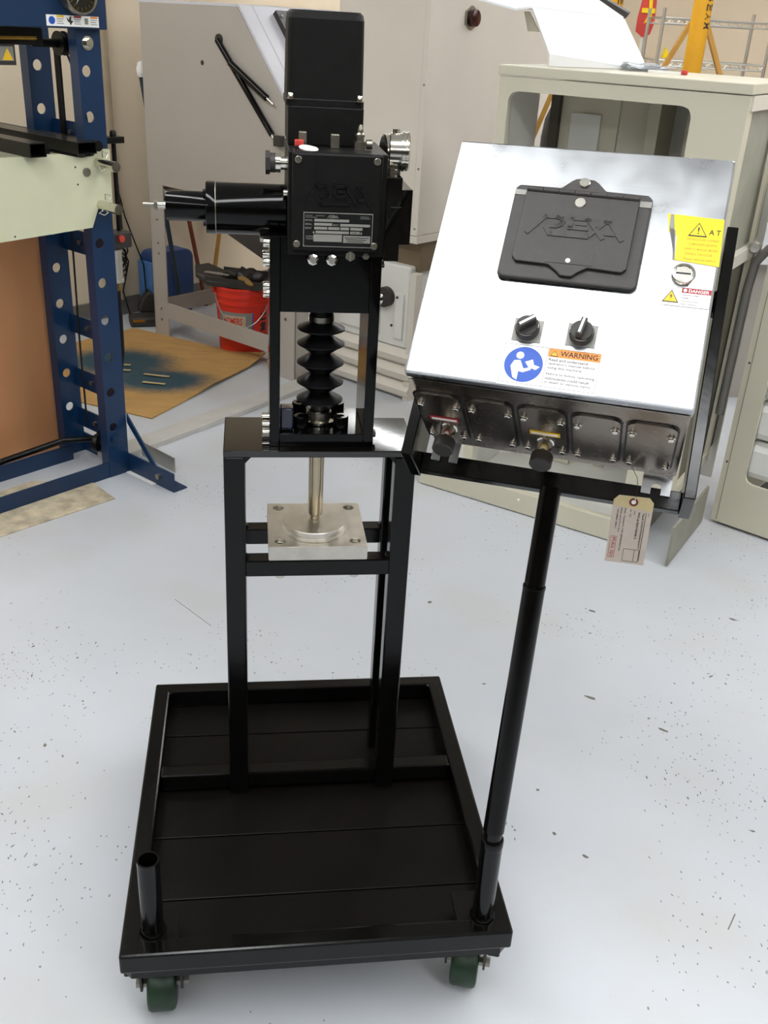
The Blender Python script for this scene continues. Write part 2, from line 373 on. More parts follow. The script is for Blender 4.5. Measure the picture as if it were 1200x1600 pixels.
# ================================================================== the cart
def build_cart():
    t = thing('wheeled_cart', 'black steel cart on green casters with upright test frame', 'cart', CO, CART)
    W, D = .670, .748
    f = .034; ring = [(0,0),(W,0),(W,D),(0,D)]; inn = [(f,f),(W-f,f),(W-f,D-f),(f,D-f)]
    vs_ = [(x,y,z) for z in (.158,.200) for r_ in (ring, inn) for x, y in r_]; fs = []
    for i in range(4):
        k = (i+1) % 4
        fs += [(i, i+4, k+4, k), (8+i, 8+k, 12+k, 12+i), (i, k, 8+k, 8+i), (4+i, 12+i, 12+k, 4+k)]
    G().add(vs_, fs).build('deck_frame', BLACK, t, bev=.0045)
    G().box(.034, W-.034, .430, .466, .163, .200, .0050).build('cross_rail', BLACK, t)
    for y0, y1 in ((.036, .1465), (.149, .2985), (.301, .430), (.466, .603), (.606, .712)):
        G().box(.03, W-.03, y0, y1, .150, .1605, .0018).build('deck_plate', DECKB, t)
    ch = .018
    G().prism([(ch,.004,.142),(W-ch,.004,.142),(W-.004,ch,.142),(W-.004,D-ch,.142),(W-ch,D-.004,.142),(ch,D-.004,.142),(.004,D-ch,.142),(.004,ch,.142)], (0,0,.0155)).build('under_plate', BLACK, t)
    for x0, x1 in ((.03, .095), (W-.095, W-.03)):
        G().box(x0, x1, .03, .095, .193, .1995, .001).build('corner_plate', DECKB, t)
    # sockets
    for x, y, nm in ((.052, .052, 'left'), (.622, .040, 'right')):
        s_ = G().pipe((x, y, .1995), (x, y, .362), .0185, .0155, 32).build('socket_tube', BLACK, t)
        G().lathe([(.0185,0),(.0225,0),(.0225,.003),(.0188,.009)], (x, y, .1995), (0,0,1), 24, cap=False).build('weld_bead', BLACK, s_)
    # casters
    def caster(x, y, ang):
        c_ = G().box(-.048, .048, -.040, .040, .132, .142, .002)
        c_.lathe([(.032,0),(.036,.006),(.036,.012),(.030,.018)], (0,0,.114), (0,0,1), 20)
        o = c_.build('caster', BLACK, t); o.location = (x, y, 0); o.rotation_euler = (0,0,ang)
        f = G()
        for sx in (-1, 1):
            f.prism([(sx*.033,-.028,.116),(sx*.033,.030,.116),(sx*.033,.032,.045),(sx*.033,.012,.038),(sx*.033,-.012,.05)], (sx*.004,0,0))
        f.box(-.037, .037, -.028, .030, .110, .116); f.build('fork', DARKST, o)
        G().lathe([(.012,-.025),(.040,-.025),(.047,-.023),(.050,-.018),(.050,.018),(.047,.023),(.040,.025),(.012,.025)], (0,.008,.050), (1,0,0), 32).build('wheel', GREENW, o)
        G().hexp((-.046,.008,.050), (.046,.008,.050), .009).build('axle', STEELD, o)
        G().box(-.062,-.037,-.020,.006,.100,.124,.003).build('brake_pedal', DARKST, o)
        G().box(.037,.060,-.020,.006,.098,.124,.003).build('brake_pedal', DARKST, o)
    caster(.060, .062, .02); caster(.610, .066, -.30); caster(.062, .682, .2); caster(.608, .682, -.15)
    # upright frame
    xl, xr, yf, yb, zt = .1755, .5127, .4155, .577, .929
    P = .037
    for x0 in (xl, xr-P):
        for y0 in (yf, yb-P):
            p_ = G().box(x0, x0+P, y0, y0+P, .1605, zt-.012, .003).build('post', BLACK, t)
    for y0 in (yf, yb-P):
        G().box(xl+P, xr-P, y0, y0+.033, .678, .7105, .002).build('crossbar', BLACK, t)
    G().box(xl, xr, yf-.001, yb, zt-.0125, zt, .0015).build('top_plate', TOPGL, t)
    for x0, d in ((xl+P, 1), (xr-P, -1)):
        G().prism([(x0,yf+.004,zt-.0125),(x0+d*.012,yf+.004,zt-.0125),(x0,yf+.004,zt-.026)], (0,.028,0)).build('gusset', BLACK, t)
        for y0 in (yf+.02, yb-.02):
            G().lathe([(.010,0),(.006,.004),(.001,.006)], (x0-d*.002, y0, .712), (d*.3,0,1), 10).build('weld_bead', BLACK, t)
    return t
build_cart()

def build_block():
    t = thing('aluminium_block', 'thick square aluminium block bolted across the cart frame crossbars', 'block', cartp(.344,.507,.7105), CART)
    b = .0905
    # plate with 4 counterbored corners: centre slab plus four pocketed corner cells
    g = G(); cb = .0105; q = .069
    xs = [-b, -q-.016, -q+.016, q-.016, q+.016, b]
    h = .0285
    bm = bmesh.new(); bmesh.ops.create_cube(bm, size=1)
    for v in bm.verts: v.co = Vector((v.co.x*2*b, v.co.y*2*b, (v.co.z+.5)*h))
    bmesh.ops.bevel(bm, geom=bm.edges[:], offset=.0012, segments=2, affect='EDGES')
    o = g.bm(bm).build('block_body', ALU, t)
    # real counterbores cut from the body
    cut = G()
    for sx in (-1, 1):
        for sy in (-1, 1): cut.lathe([(cb,0),(cb,.03)], (sx*q, sy*q, h-.014), (0,0,1), 20, False)
    co = cut.build('cutter', ALU); co.parent = t
    md = o.modifiers.new('bores', 'BOOLEAN'); md.operation = 'DIFFERENCE'; md.object = co; md.solver = 'EXACT'
    dg = bpy.context.evaluated_depsgraph_get(); me = bpy.data.meshes.new_from_object(o.evaluated_get(dg))
    o.modifiers.clear(); o.data = me; bpy.data.objects.remove(co)
    for sx in (-1, 1):
        for sy in (-1, 1):
            s_ = G().lathe([(.0085,0),(.0085,.0085),(.0078,.0095),(.0046,.0095),(.0042,.004),(.0001,.004)], (sx*q, sy*q, h-.0139), (0,0,1), 18).build('socket_screw', CHROME, t)
            G().hexp((sx*q, sy*q, -.045), (sx*q, sy*q, -.034), .010).build('nut', CHROME, t)
build_block()
def build_disc():
    o = G().lathe([(.0590,0),(.0602,.001),(.0602,.0085),(.0590,.0092),(.0590,.0098),(.0602,.0105),(.0602,.018),(.0590,.0195),(.0001,.0195)], (0,0,0), (0,0,1), 64, True).build('load_disc', ALU)
    place(o, cartp(.341,.490,.739), CART); tag(o, 'round two-layer steel disc lying on the aluminium block under the rod', 'disc')
build_disc()

# ================================================================== the actuator
def build_actuator():
    t = thing('linear_actuator', 'black electrohydraulic actuator with bellows, motor cover and side cylinder standing on the cart frame', 'actuator', cartp(0,0,.929), CART)
    Z = .929
    class L(G):      # geometry given in cart coordinates, shifted to the actuator's base
        def build(s, name, m, parent=None, bev=0):
            s.v = [(x, y, z-Z) for x, y, z in s.v]; return G.build(s, name, m, parent, bev)
    cx, cy = .345, .500
    br = L(); br.box(.2550, .2725, .437, .567, .9295, 1.289, .0015).box(.4185, .4365, .437, .567, .9295, 1.289, .0015)
    br.box(.2725, .4185, .437, .567, .9295, .952, .001)
    br.box(.2725, .4185, .437, .567, 1.167, 1.289, .001).build('mounting_bracket', BLKGLS, t)
    L().box(.283, .436, .432, .575, 1.2895, 1.300).box(.283, .4365, .428, .60, 1.262, 1.4185, .002).build('manifold', BLKSAT, t)
    # rod, collars, bellows
    L().lathe([(.009,.7590),(.009,.766),(.0125,.768),(.0140,.771),(.0140,.975)], (cx-.003,cy-.006,0), (0,0,1), 28).build('rod', ROD, t)
    prof = [(.018,1.168),(.020,1.150),(.020,1.134)]
    for zr, zv in ((1.124,1.112),(1.097,1.080),(1.063,1.044),(1.028,1.010),(.995,.976)):
        prof += [(.0395,zr+.0015),(.0412,zr+.0008),(.0412,zr-.0012),(.0395,zr-.0022),(.0185,zv+.0008),(.0180,zv-.0006)]
    prof += [(.020,.973),(.019,.958)]
    L().lathe(prof, (cx,cy,0), (0,0,1), 40).build('bellows', RUB, t)
    L().lathe([(.0205,0),(.0215,.001),(.0215,.010),(.0205,.011)], (cx,cy,1.136), (0,0,1), 32).build('bellows_clamp', STEELD, t)
    L().lathe([(.0205,0),(.0218,.001),(.0218,.012),(.0205,.013)], (cx,cy,.9605), (0,0,1), 32).build('bellows_clamp', STEELD, t)
    L().hexp((cx-.028,cy-.018,.966), (cx-.020,cy-.024,.966), .006).cyl((cx-.034,cy-.012,.966),(cx-.018,cy-.026,.966),.004,10).build('clamp_screw', CHROME, t)
    L().lathe([(.028,0),(.030,.002),(.030,.006),(.021,.008)], (cx,cy,.952), (0,0,1), 32).build('rod_gland', CHROME, t)
    for dx, dy in ((-.034,-.034),(.036,-.034),(.034,.034),(-.034,.034)):
        s_ = L().lathe([(.0135,0),(.0135,.022),(.0125,.0235),(.006,.0235),(.006,.012),(.0001,.012)], (cx+dx,cy+dy,.952), (0,0,1), 20).build('base_screw', BLKGLS, t)
    L().box(.274, .297, .452, .480, .9525, .993, .003).build('limit_block', NAVY, t)
    # side bolts
    for z in (1.272, 1.240, 1.198, 1.186):
        for y in ((.470, .530) if z > 1.2 else (.485,)):
            L().lathe([(.0075,0),(.0075,.009),(.0068,.0100),(.004,.0100),(.004,.006),(.0001,.006)], (.2550,y,z), (-1,0,0), 16).build('side_bolt', CHROME, t)
    for z in (.944,):
        for y in (.462, .500, .538):
            L().lathe([(.0085,0),(.0085,.011),(.0075,.0122),(.0042,.0122),(.0042,.007),(.0001,.007)], (.2550,y,z), (-1,0,0), 16).build('side_bolt', CHROME, t)
            L().lathe([(.0075,0),(.0075,.006),(.0068,.007),(.0001,.007)], (.4365,y,z), (1,0,0), 16).build('side_bolt', STEELD, t)
    for z, y in ((1.238,.48),(1.182,.48)):
        L().lathe([(.0075,0),(.0075,.008),(.0068,.009),(.0001,.009)], (.4365,y,z), (1,0,0), 16).build('side_bolt', CHROME, t)
    # front module box
    yF = .412
    mb = L().box(.2885, .4275, yF, .470, 1.2725, 1.4195, .004).build('module_cover', BLKSAT, t)
    lg = L(); strokes(lg, LOGO, .052, lambda x, y: (.3055+x*.0785, yF-.0030, 1.3425+y*.088), (0,.0032,0)); lg.build('raised_logo', BLKSAT, mb)
    for x, z in ((.2975,1.4085),(.4180,1.4095),(.2965,1.2830),(.4185,1.2825)):
        L().lathe([(.0055,0),(.0055,.0015),(.0048,.0022),(.0026,.0022),(.0026,.0004),(.0001,.0004)], (x,yF,z), (0,-1,0), 18).build('cover_screw', STEELD, mb)
    np_ = L().box(.3065, .4150, yF-.0011, yF-.0001, 1.2795, 1.3320).build('nameplate', GREYL, t)
    L().box(.3075, .4140, yF-.0014, yF-.0011, 1.2808, 1.3308).build('nameplate_field', PLATEB, np_)
    fx = lambda u: .3075+u*.1065; fz = lambda v: 1.2808+v*.050
    for u0, u1, v0, v1 in ((.15,.66,.75,.83),(.15,.41,.63,.71),(.53,.97,.62,.70),(.15,.34,.51,.59),(.355,.52,.51,.59),(.535,.66,.51,.59),(.68,.86,.51,.59),(.17,.66,.39,.47),(.68,.82,.39,.47),(.14,.56,.14,.36),(.58,.98,.12,.34)):
        L().box(fx(u0), fx(u1), yF-.0017, yF-.00141, fz(v0), fz(v1)).build('name_field', GREYL, np_)
    for u in (.145, .845): L().lathe([(.0020,0),(.0014,.001),(.0001,.0013)], (fx(u),yF-.0014,fz(.42)), (0,-1,0), 10).build('rivet', CHROME, np_)
    lg = L(); strokes(lg, LOGO, .055, lambda x, y: (fx(.335)+x*.0130, yF-.0018, fz(.86)+y*.0130), (0,.0003,0)); lg.build('plate_logo', GREYL, np_)
    def tx(b, u, v, h, m=GREYL): text('lettering', b, m, np_, (fx(u), yF-.0018, fz(v)-Z), (1,0,0), (0,0,1), height=h)
    tx('MODEL', .015, .76, .0026); tx('SERIAL', .015, .64, .0026); tx('INPUT', .015, .52, .0026); tx('OUTPUT', .03, .27, .0023); tx('THRUST', .03, .20, .0023); tx('BUILT', .425, .635, .0024)
    tx('WORKS', .70, .41, .0018, PLATEB)
    for k in range(3):
        L().box(fx(.60+.02*k), fx(.96-.04*k), yF-.0019, yF-.00171, fz(.27-.06*k), fz(.29-.06*k)).build('fine_print', PLATEB, np_)
    for u0, u1, v in ((.02,.12,.92),(.17,.30,.92),(.02,.19,.87),(.82,.95,.92),(.82,.97,.87)):
        L().box(fx(u0), fx(u1), yF-.0017, yF-.00141, fz(v), fz(v+.012)).build('fine_print', GREYL, np_)
    # plugs below the module
    for x in (.3235, .3535):
        L().lathe([(.0088,0),(.0102,.004),(.0102,.010),(.0092,.0125),(.0060,.0140),(.0001,.0140)], (x,.437,1.2560), (0,-1,0), 8, False).build('hex_plug', CHROME, t)
    L().hexp((.3830,.437,1.2630), (.3830,.424,1.2630), .0082).build('dark_plug', STEELD, t)
    L().box(.3822, .3838, .4233, .4241, 1.256, 1.270).build('plug_slot', CHROME, t)
    L().lathe([(.0058,0),(.0058,.008),(.0050,.009),(.0001,.009)], (.4085,.437,1.2630), (0,-1,0), 16).build('vent_screw', STEELD, t)
    L().box(.3985, .4000, .430, .437, 1.266, 1.274).build('tie_tab', CHROME, t)
    a_ = L().box(-.006, .006, -.001, .001, -.0025, .0025)
    a_.v = [(.316+x*.85-z*.5, .4345+y, 1.2745+z*.85+x*.5) for x, y, z in a_.v]; a_.build('arrow_tag', GREYL, t)
    # right-hand stepped block and gauges
    rbk = L().box(.4365, .4615, .430, .548, 1.2555, 1.3850, .001).box(.4615, .4795, .436, .548, 1.2810, 1.3665, .001).build('valve_block', TOPGL, t)
    L().box(.4450, .4615, .4288, .4301, 1.3400, 1.3406).build('engraved_line', STEELD, rbk)
    L().cyl((.4795,.47,1.352),(.484,.47,1.352),.0022,10).build('pin', STEELD, t)
    def gauge(x, y, z, sgn, r=.0290):
        g = L().lathe([(r*.90,0),(r*.97,.0015),(r*.97,.020),(r*1.05,.0205),(r*1.05,.0245),(r,.0245),(r,.027),(r*1.05,.0275),(r*1.05,.031),(r*.92,.0325)], (x,y,z), (sgn,-.12,0), 36).build('gauge', CHROME, t)
        L().lathe([(r*.90,.0326),(r*.90,.0328),(.0001,.0328)], (x,y,z), (sgn,-.12,0), 32).build('gauge_glass', GLASS, g)
        L().hexp((x+sgn*.012,y,z-r-.016), (x+sgn*.012,y,z-r+.003), .0088).lathe([(.0065,0),(.0065,.012)], (x+sgn*.012,y,z-r-.024), (0,0,1), 12).build('gauge_stem', STEELD, g)
        L().cyl((x+sgn*.010,y,z+r*.94),(x+sgn*.010,y,z+r+.0045),.0058,14).build('gauge_plug', CHROME, g)
        return g
    gauge(.4480, .508, 1.4155, 1); gauge(.4760, .562, 1.4070, -1, .0280)
    L().hexp((.4480,.49,1.385),(.4480,.49,1.3925),.0095).box(.441,.4605,.485,.56,1.3851,1.3905,.001).build('gauge_manifold', STEELD, t)
    # motor
    L().box(.2845, .4040, .505, .640, 1.4186, 1.4770, .002).build('motor_base', BLKSAT, t)
    m = G(); rows = []
    for z, inx, r in ((1.4772,0,.006),(1.486,0,.008),(1.4875,.0012,.012),(1.600,.0030,.014),(1.6075,.0046,.015),(1.6115,.0085,.015)):
        rows.append([(x, y, z) for x, y in rounded(.1230-2*inx, .136-2*inx, r, .3425, .573, 4)])
    k = len(rows[0]); vs_ = [p for r_ in rows for p in r_]; fs = []
    for j in range(len(rows)-1):
        for i in range(k): fs.append((j*k+i, j*k+(i+1) % k, (j+1)*k+(i+1) % k, (j+1)*k+i))
    fs.append(tuple(range(k))[::-1]); fs.append(tuple(range((len(rows)-1)*k, len(rows)*k)))
    l_ = L(); l_.add(vs_, fs, False); mc = l_.build('motor_cover', BLKSAT, t)
    for x in (.2885, .3965):
        L().lathe([(.0048,0),(.0048,.008),(.0042,.0088),(.0001,.0088)], (x,.506,1.4865), (0,0,1), 14).build('cover_bolt', CHROME, mc)
        L().lathe([(.0068,0),(.0068,.001)], (x,.506,1.4862), (0,0,1), 14).build('washer', STEELD, mc)
    # fittings on top of the module
    L().box(.3005,.3125,.466,.478,1.4196,1.4430,.001).build('port_plug', STEELD, t)
    L().lathe([(.0145,0),(.0150,.001),(.0150,.0022),(.0095,.0024),(.0095,.0004)], (.3140,.440,1.4205), (.1,-.15,1), 28).build('white_washer', PAPER, t)
    L().box(.2935,.3070,.452,.462,1.4230,1.4320,.001).build('red_tape', ORED, t)
    L().box(.3500,.3635,.466,.478,1.4196,1.4410,.0012).build('port_plug', STEELD, t)
    L().hexp((.3960,.470,1.4196),(.3960,.470,1.432),.0095).lathe([(.0062,0),(.0062,.006),(.0075,.007),(.0075,.010),(.0048,.013),(.0048,.018),(.0020,.0245)], (.3960,.470,1.432), (0,0,1), 16).build('bleed_valve', STEELD, t)
    L().lathe([(.0075,0),(.0075,.009)], (.4060,.470,1.428), (1,0,0), 12).build('bleed_port', STEELD, t)
    # left accumulator cylinder
    yc, zc = .502, 1.3185
    ac = L().lathe([(.034,.283),(.0405,.281),(.0405,.170),(.0410,.169),(.0410,.156),(.0395,.1545),(.0240,.1545)], (0,yc,zc), (1,0,0), 48).build('accumulator', BLKGLS, t)
    L().lathe([(.0415,.1695),(.0418,.1700),(.0418,.1705),(.0415,.1710)], (0,yc,zc), (1,0,0), 48, cap=False).build('seam_ring', STEELD, ac)
    L().lathe([(.0235,.1545),(.0235,.0930),(.0225,.0915),(.006,.0915)], (0,yc,zc+.0015), (1,0,0), 36).build('end_cylinder', BLKGLS, ac)
    L().lathe([(.0060,.0915),(.0060,.0740),(.0060,.0735)], (0,yc,zc+.0015), (1,0,0), 16).build('stub_shaft', CHROME, ac)
    L().hexp((.0780,yc,zc+.0015), (.0725,yc,zc+.0015), .0085).cyl((.0725,yc,zc+.0015),(.0550,yc,zc+.0015),.0042,12).build('shaft_nut', STEELD, ac)
    for a in (.6, 2.2, 3.8, 5.4):
        L().lathe([(.0038,0),(.0038,.004),(.0001,.004)], (.1545,yc+.034*math.cos(a),zc+.034*math.sin(a)), (-1,0,0), 10).build('tie_bolt', BLKSAT, ac)
    for z in (zc+.0325, zc-.0375):
        L().lathe([(.0055,0),(.0055,.006),(.0001,.006)], (.2830,.463,z), (-1,0,0), 12).build('flange_bolt', CHROME, t)
    L().box(.2400,.2820,.470,.535,1.2720,1.2780,.001).build('support_strip', SILVP, t)
    # breather knob above the accumulator
    kb = L().lathe([(.0105,0),(.0105,.010),(.0148,.0105),(.0148,.0185)], (.2830,.480,1.3940), (-1,0,0), 28).build('breather', CHROME, t)
    L().lathe([(.0148,.0186),(.0148,.0270),(.0001,.0270)], (.2830,.480,1.3940), (-1,0,0), 28).hexp((.2560,.480,1.3940),(.2490,.480,1.3940),.0180).build('breather_cap', BLKPL, kb)
    return t
build_actuator()

# ================================================================== pole, bracket and enclosure
EA = Vector((.962332,-.271541,.013506)); EB = Vector((.174702,.655673,.734555)); EN = Vector((-.208318,-.704527,.678414)); EO = Vector((.01757,1.2746,1.17935))
EM = Matrix((EA, -EN, EB)).transposed().to_4x4(); EM.translation = EO
EW, EH, ED = .3774, .3735, .265
def build_stand():
    base = cartp(.622, .040, .2005)
    t = thing('enclosure_stand', 'black steel pole standing in the right cart socket with bracket arms', 'stand', base, 0)
    jt = EO+EA*.196-EN*.274-EB*.045
    j = jt-base; z0 = .160
    lo = Vector((0,0,z0)); dr = (j-Vector((0,0,z0+.01)))
    G().cyl((0,0,0), (0,0,z0+.012), .0150, 28).build('spigot', BLACK, t)
    G().lathe([(.0152,0),(.0188,0),(.0192,.004),(.0192,.018),(.0180,.020),(.0152,.020)], (0,0,.1620), (0,0,1), 28, cap=False).build('collar', BLACK, t)
    k0, k1, k2 = Vector((0,0,z0+.006)), Vector((0,0,z0+.045)), j
    mid = k1+(j-k1)*.735
    G().cyl(k0, k1+(j-k1)*.02, .0155, 28).build('lower_pole', BLACK, t)
    G().cyl(k1+(j-k1)*-.01, mid, .0178, 32).build('sleeve', BLACK, t)
    G().cyl(mid-(j-k1)*.02, j+EB*.01, .0166, 32).build('upper_pole', BLACK, t)
    G().lathe([(.0182,0),(.0186,.003),(.0180,.006)], mid-(j-k1)*.008, j-k1, 28, cap=False).build('weld_bead', BLACK, t)
    inv = Matrix.Translation(-base) @ EM
    def eb(nm, x0, x1, y0, y1, z0_, z1_, b=.0015):
        g = G().box(x0, x1, y0, y1, z0_, z1_, b); g.v = [tuple(inv @ Vector(p)) for p in g.v]; return g.build(nm, BLACK, t)
    eb('bracket_arm', .3900, .4070, .190, .285, -.050, .398)
    eb('bracket_arm', -.0300, -.0130, .190, .285, -.050, .398)
    eb('bracket_bar', -.0130, .3900, .2660, .285, -.046, -.0145)
    eb('bracket_bar', -.0130, .3900, .2660, .285, .290, .330)
build_stand()

def build_enclosure():
    t = thing('control_enclosure', 'stainless steel control box with sloped front panel on the black stand', 'control box', mw=EM)
    W, H, D = EW, EH, ED
    # body (open at the front, closed by the door), edges lightly rounded
    G().box(0, W, .022, D, .006, H-.006, .004).build('body', STEELB, t)
    dr = G().box(-.002, W+.002, 0, .016, 0, H, .003).build('front_panel', STEEL, t)
    G().box(.003, W-.003, .016, .0225, .004, H-.004).build('panel_gasket', RUB, t)
    G().box(-.001, W+.001, .026, .029, .0035, .006).build('body_seam', STEELD, t)
    # gland plates on the underside
    for i in range(5):
        cx = .0305+i*.0755
        pts = rounded(.0655, .165, .014, cx, .155, 5)
        gp = G().prism([(x, y, .0058) for x, y in pts], (0,0,-.0030)).build('gland_plate', STEELB, t)
        rim = rounded(.0715, .171, .017, cx, .153, 5)
        G().prism([(x, y, .0061) for x, y in rim], (0,0,-.0008)).build('gland_gasket', RUB, gp)
        for dx in (-.0262, .0262):
            for y in (.106, .214):
                G().lathe([(.0062,0),(.0062,.0012),(.0046,.0014),(.0046,.0042),(.0036,.0052),(.0001,.0052)], (cx+dx, y, .0028), (0,0,-1), 12).build('plate_screw', CHROME, gp)
        if i in (0, 2):
            g = G().lathe([(.0135,0),(.0135,.004),(.0115,.005),(.0115,.022),(.0140,.023),(.0140,.026)], (cx+(.006 if i == 0 else .002), .185, .0028), (0,-.25,-1), 20).build('cable_gland', CHROME, gp)
            G().lathe([(.0155,.026),(.0165,.028),(.0165,.044),(.0145,.046),(.0001,.046)], (cx+(.006 if i == 0 else .002), .185, .0028), (0,-.25,-1), 24).build('gland_cap', BLKPL, g)
            G().box(cx-.020, cx+.024, .150, .162, .0015, .0027).build('gland_label', INKR if i == 0 else LYEL, gp)
            G().box(cx-.017, cx+.021, .1525, .1585, .0009, .00149).build('gland_label_text', PAPER if i == 0 else PAPER, gp)
    # mounting feet with slots
    for x0 in (.002, .3300):
        x1 = x0+.043
        a = (x0+x1)/2; r = .0075
        poly = [(x0,0),(x0,-.033),(a-r,-.033)]+[(a-r*math.cos(q), -.022+r*math.sin(q)) for q in [PI*i/8 for i in range(9)]]+[(a+r,-.033),(x1,-.033),(x1,0)]
        fs = G().prism([(x, D-.004, z+.006) for x, z in poly], (0,.0035,0)); fs.build('mounting_foot', STEEL, t)
    # document pocket with hinged lid
    dh = .0145
    base = [(.093,.1615),(.0990,.1555),(.2745,.1555),(.2810,.1615),(.2815,.2955),(.2755,.3020),(.2180,.3030),(.2060,.3150),(.1990,.3195),(.1745,.3195),(.1680,.3150),(.1560,.3030),(.0985,.3030),(.0930,.2975)]
    bs = G().prism([(x, -.0001, z) for x, z in base], (0,-.0080,0)).build('document_pocket', BLKPL, t, bev=.003)
    lid = [(.1100,.2900),(.1095,.1860),(.1155,.1790),(.1600,.1782),(.1660,.1740),(.1730,.1690),(.1790,.1630),(.1940,.1630),(.2000,.1690),(.2070,.1740),(.2130,.1782),(.2580,.1765),(.2640,.1825),(.2650,.2880)]
    ld = G().prism([(x, -.0078, z) for x, z in lid], (0,-.0055,0)).build('pocket_lid', BLKPL, t, bev=.0012)
    G().box(.0935, .1100, -.0092, -.0078, .2850, .2935, .0005).build('hinge_lug', GREYL, bs)
    G().box(.2650, .2812, -.0092, -.0078, .2810, .2905, .0005).build('hinge_lug', GREYL, bs)
    for k in range(7):
        x0 = .1110+k*.0220
        G().cyl((x0, -.0125, .2925-.0003*k), (x0+.0212, -.0125, .2922-.0003*k), .0042, 12).build('hinge_knuckle', BLKPL, ld)
    lg = G(); strokes(lg, LOGO, .066, lambda x, y: (.1185+x*.1000, -.0133, .2215+y*.092), (0,-.0013,0)); lg.build('raised_logo', BLKPL, ld)
    g = G().box(.1550, .2190, -.0139, -.0131, .1810, .2030, .0003); g.build('lid_recess', BLKPL, ld)
    G().lathe([(.0075,0),(.0075,.002),(.0065,.003),(.0001,.003)], (.1866,-.0080,.3115), (0,-1,0), 24).build('steel_button', CHROME, bs)
    G().lathe([(.0078,0),(.0078,.001),(.0070,.002),(.0001,.002)], (.1866,-.0132,.2765), (0,-1,0), 24).build('steel_button', CHROME, ld)
    G().lathe([(.0034,0),(.0034,.001),(.0028,.0016),(.0001,.0016)], (.1860,-.0138,.1855), (0,-1,0), 16).build('lock_stud', PAPER, ld)
    # selector switches
    def selector(nm, x, z, ang, white):
        G().box(x-.0195, x+.0195, -.0010, -.0001, z-.0165, z+.0165).build('legend_plate', GREYL, t)
        s_ = G().lathe([(.0152,0),(.0160,.002),(.0165,.010),(.0150,.0125),(.0146,.0125),(.0140,.0150),(.0001,.0150)], (x,-.0010,z), (0,-1,0), 32).build('selector_switch', BLKPL, t)
        G().lathe([(.0148,.0126),(.0154,.0134),(.0148,.0140)], (x,-.0010,z), (0,-1,0), 32, cap=False).build('chrome_ring', CHROME, s_)
        c_, q = math.cos(ang), math.sin(ang)
        def rp(u, v): return (x+u*c_-v*q, -.0160, z+u*q+v*c_)
        G().prism([rp(-.0125,-.0042), rp(.0125,-.0042), rp(.0135,0), rp(.0125,.0042), rp(-.0125,.0042)], (0,-.0130,0)).build('lever', BLKPL, s_, bev=.001)
        G().prism([tuple(Vector(rp(*p))+Vector((0,-.0131,0))) for p in ((-.0100,-.0016),(.0125,-.0016),(.0125,.0016),(-.0100,.0016))], (0,-.0006,0)).build('pointer', PAPER, s_)
    selector('s', .1510, .0830, math.radians(38), True); selector('s', .2225, .0850, math.radians(80), True)
    # quarter-turn lock
    lk = G().lathe([(.0155,0),(.0155,.005),(.0140,.0075),(.0110,.0080),(.0105,.0060),(.0001,.0060)], (.3370,-.0001,.1895), (0,-1,0), 32).build('panel_lock', CHROME, t)
    G().box(.3275, .3465, -.0070, -.0062, .1885, .1900).build('lock_slot', INK, lk)
    # labels ----------------------------------------------------------------
    def lab(x0, x1, z0, z1, m, name, parent=t, y=-.0001, th=.0004): return G().box(x0, x1, y-th, y, z0, z1).build(name, m, parent)
    X, Zv = (1,0,0), (0,0,1)
    wl = lab(.1240, .2545, .0015, .0630, PAPER, 'warning_label')
    for x0, x1, z0, z1 in ((.1260,.2525,.0610,.0614),(.1260,.2525,.0050,.0054),(.1260,.1264,.0050,.0614),(.2521,.2525,.0050,.0614),(.1835,.1839,.0050,.0614)): lab(x0, x1, z0, z1, INK, 'label_border', wl, -.0005, .0002)
    G().lathe([(.0255,0),(.0255,.0002)], (.1550,-.0005,.0330), (0,-1,0), 40).build('blue_disc', INKB, wl)
    y = -.0009
    fig = G(); fig.prism([(.1550-.0065+.0052*math.cos(a), y, .0330+.0125+.0052*math.sin(a)) for a in [2*PI*i/18 for i in range(18)]], (0,-.0001,0)); fig.build('reader_head', PAPER, wl)
    G().prism([(x, y, z) for x, z in ((.1385,.0290),(.1420,.0375),(.1500,.0385),(.1530,.0330),(.1560,.0270),(.1650,.0300),(.1660,.0265),(.1560,.0215),(.1500,.0225),(.1500,.0100),(.1440,.0130))], (0,-.0001,0)).build('reader_body', PAPER, wl)
    G().prism([(x, y, z) for x, z in ((.1565,.0370),(.1660,.0415),(.1690,.0340),(.1770,.0320),(.1720,.0270),(.1620,.0300))], (0,-.0001,0)).build('manual_icon', PAPER, wl)
    lab(.1845, .2520, .0490, .0608, ORG, 'warning_band', wl, -.0005, .0002)
    def tri(cx, cz, s_, m, parent, yy, nm, off=0): return G().prism([(cx-s_*.58, yy, cz-s_*.5), (cx+s_*.58, yy, cz-s_*.5), (cx, yy, cz+s_*.5)], (0,-.0001,0)).build(nm, m, parent)
    tri(.1925, .0545, .0090, INK, wl, -.0008, 'alert_triangle'); tri(.1925, .0544, .0066, LYEL, wl, -.00095, 'alert_fill')
    text('lettering', '!', INK, wl, (.1922, -.0011, .0522), X, Zv, height=.0042)
    text('lettering', 'WARNING', INK, wl, (.2000, -.0008, .0512), X, Zv, width=.0490, height=.0078)
    for k, s_ in enumerate(('Read and understand', "operator's manual before", 'using this machine.')):
        text('lettering', s_, INK, wl, (.1865, -.0006, .0430-k*.0060), X, Zv, width=(.0510,.0610,.0460)[k], height=.0042)
    for k, s_ in enumerate(('Failure to follow operating', 'instructions could result', 'in death or serious injury.')):
        text('lettering', s_, INK, wl, (.1865, -.0006, .0220-k*.0060), X, Zv, width=(.0630,.0570,.0610)[k], height=.0042)
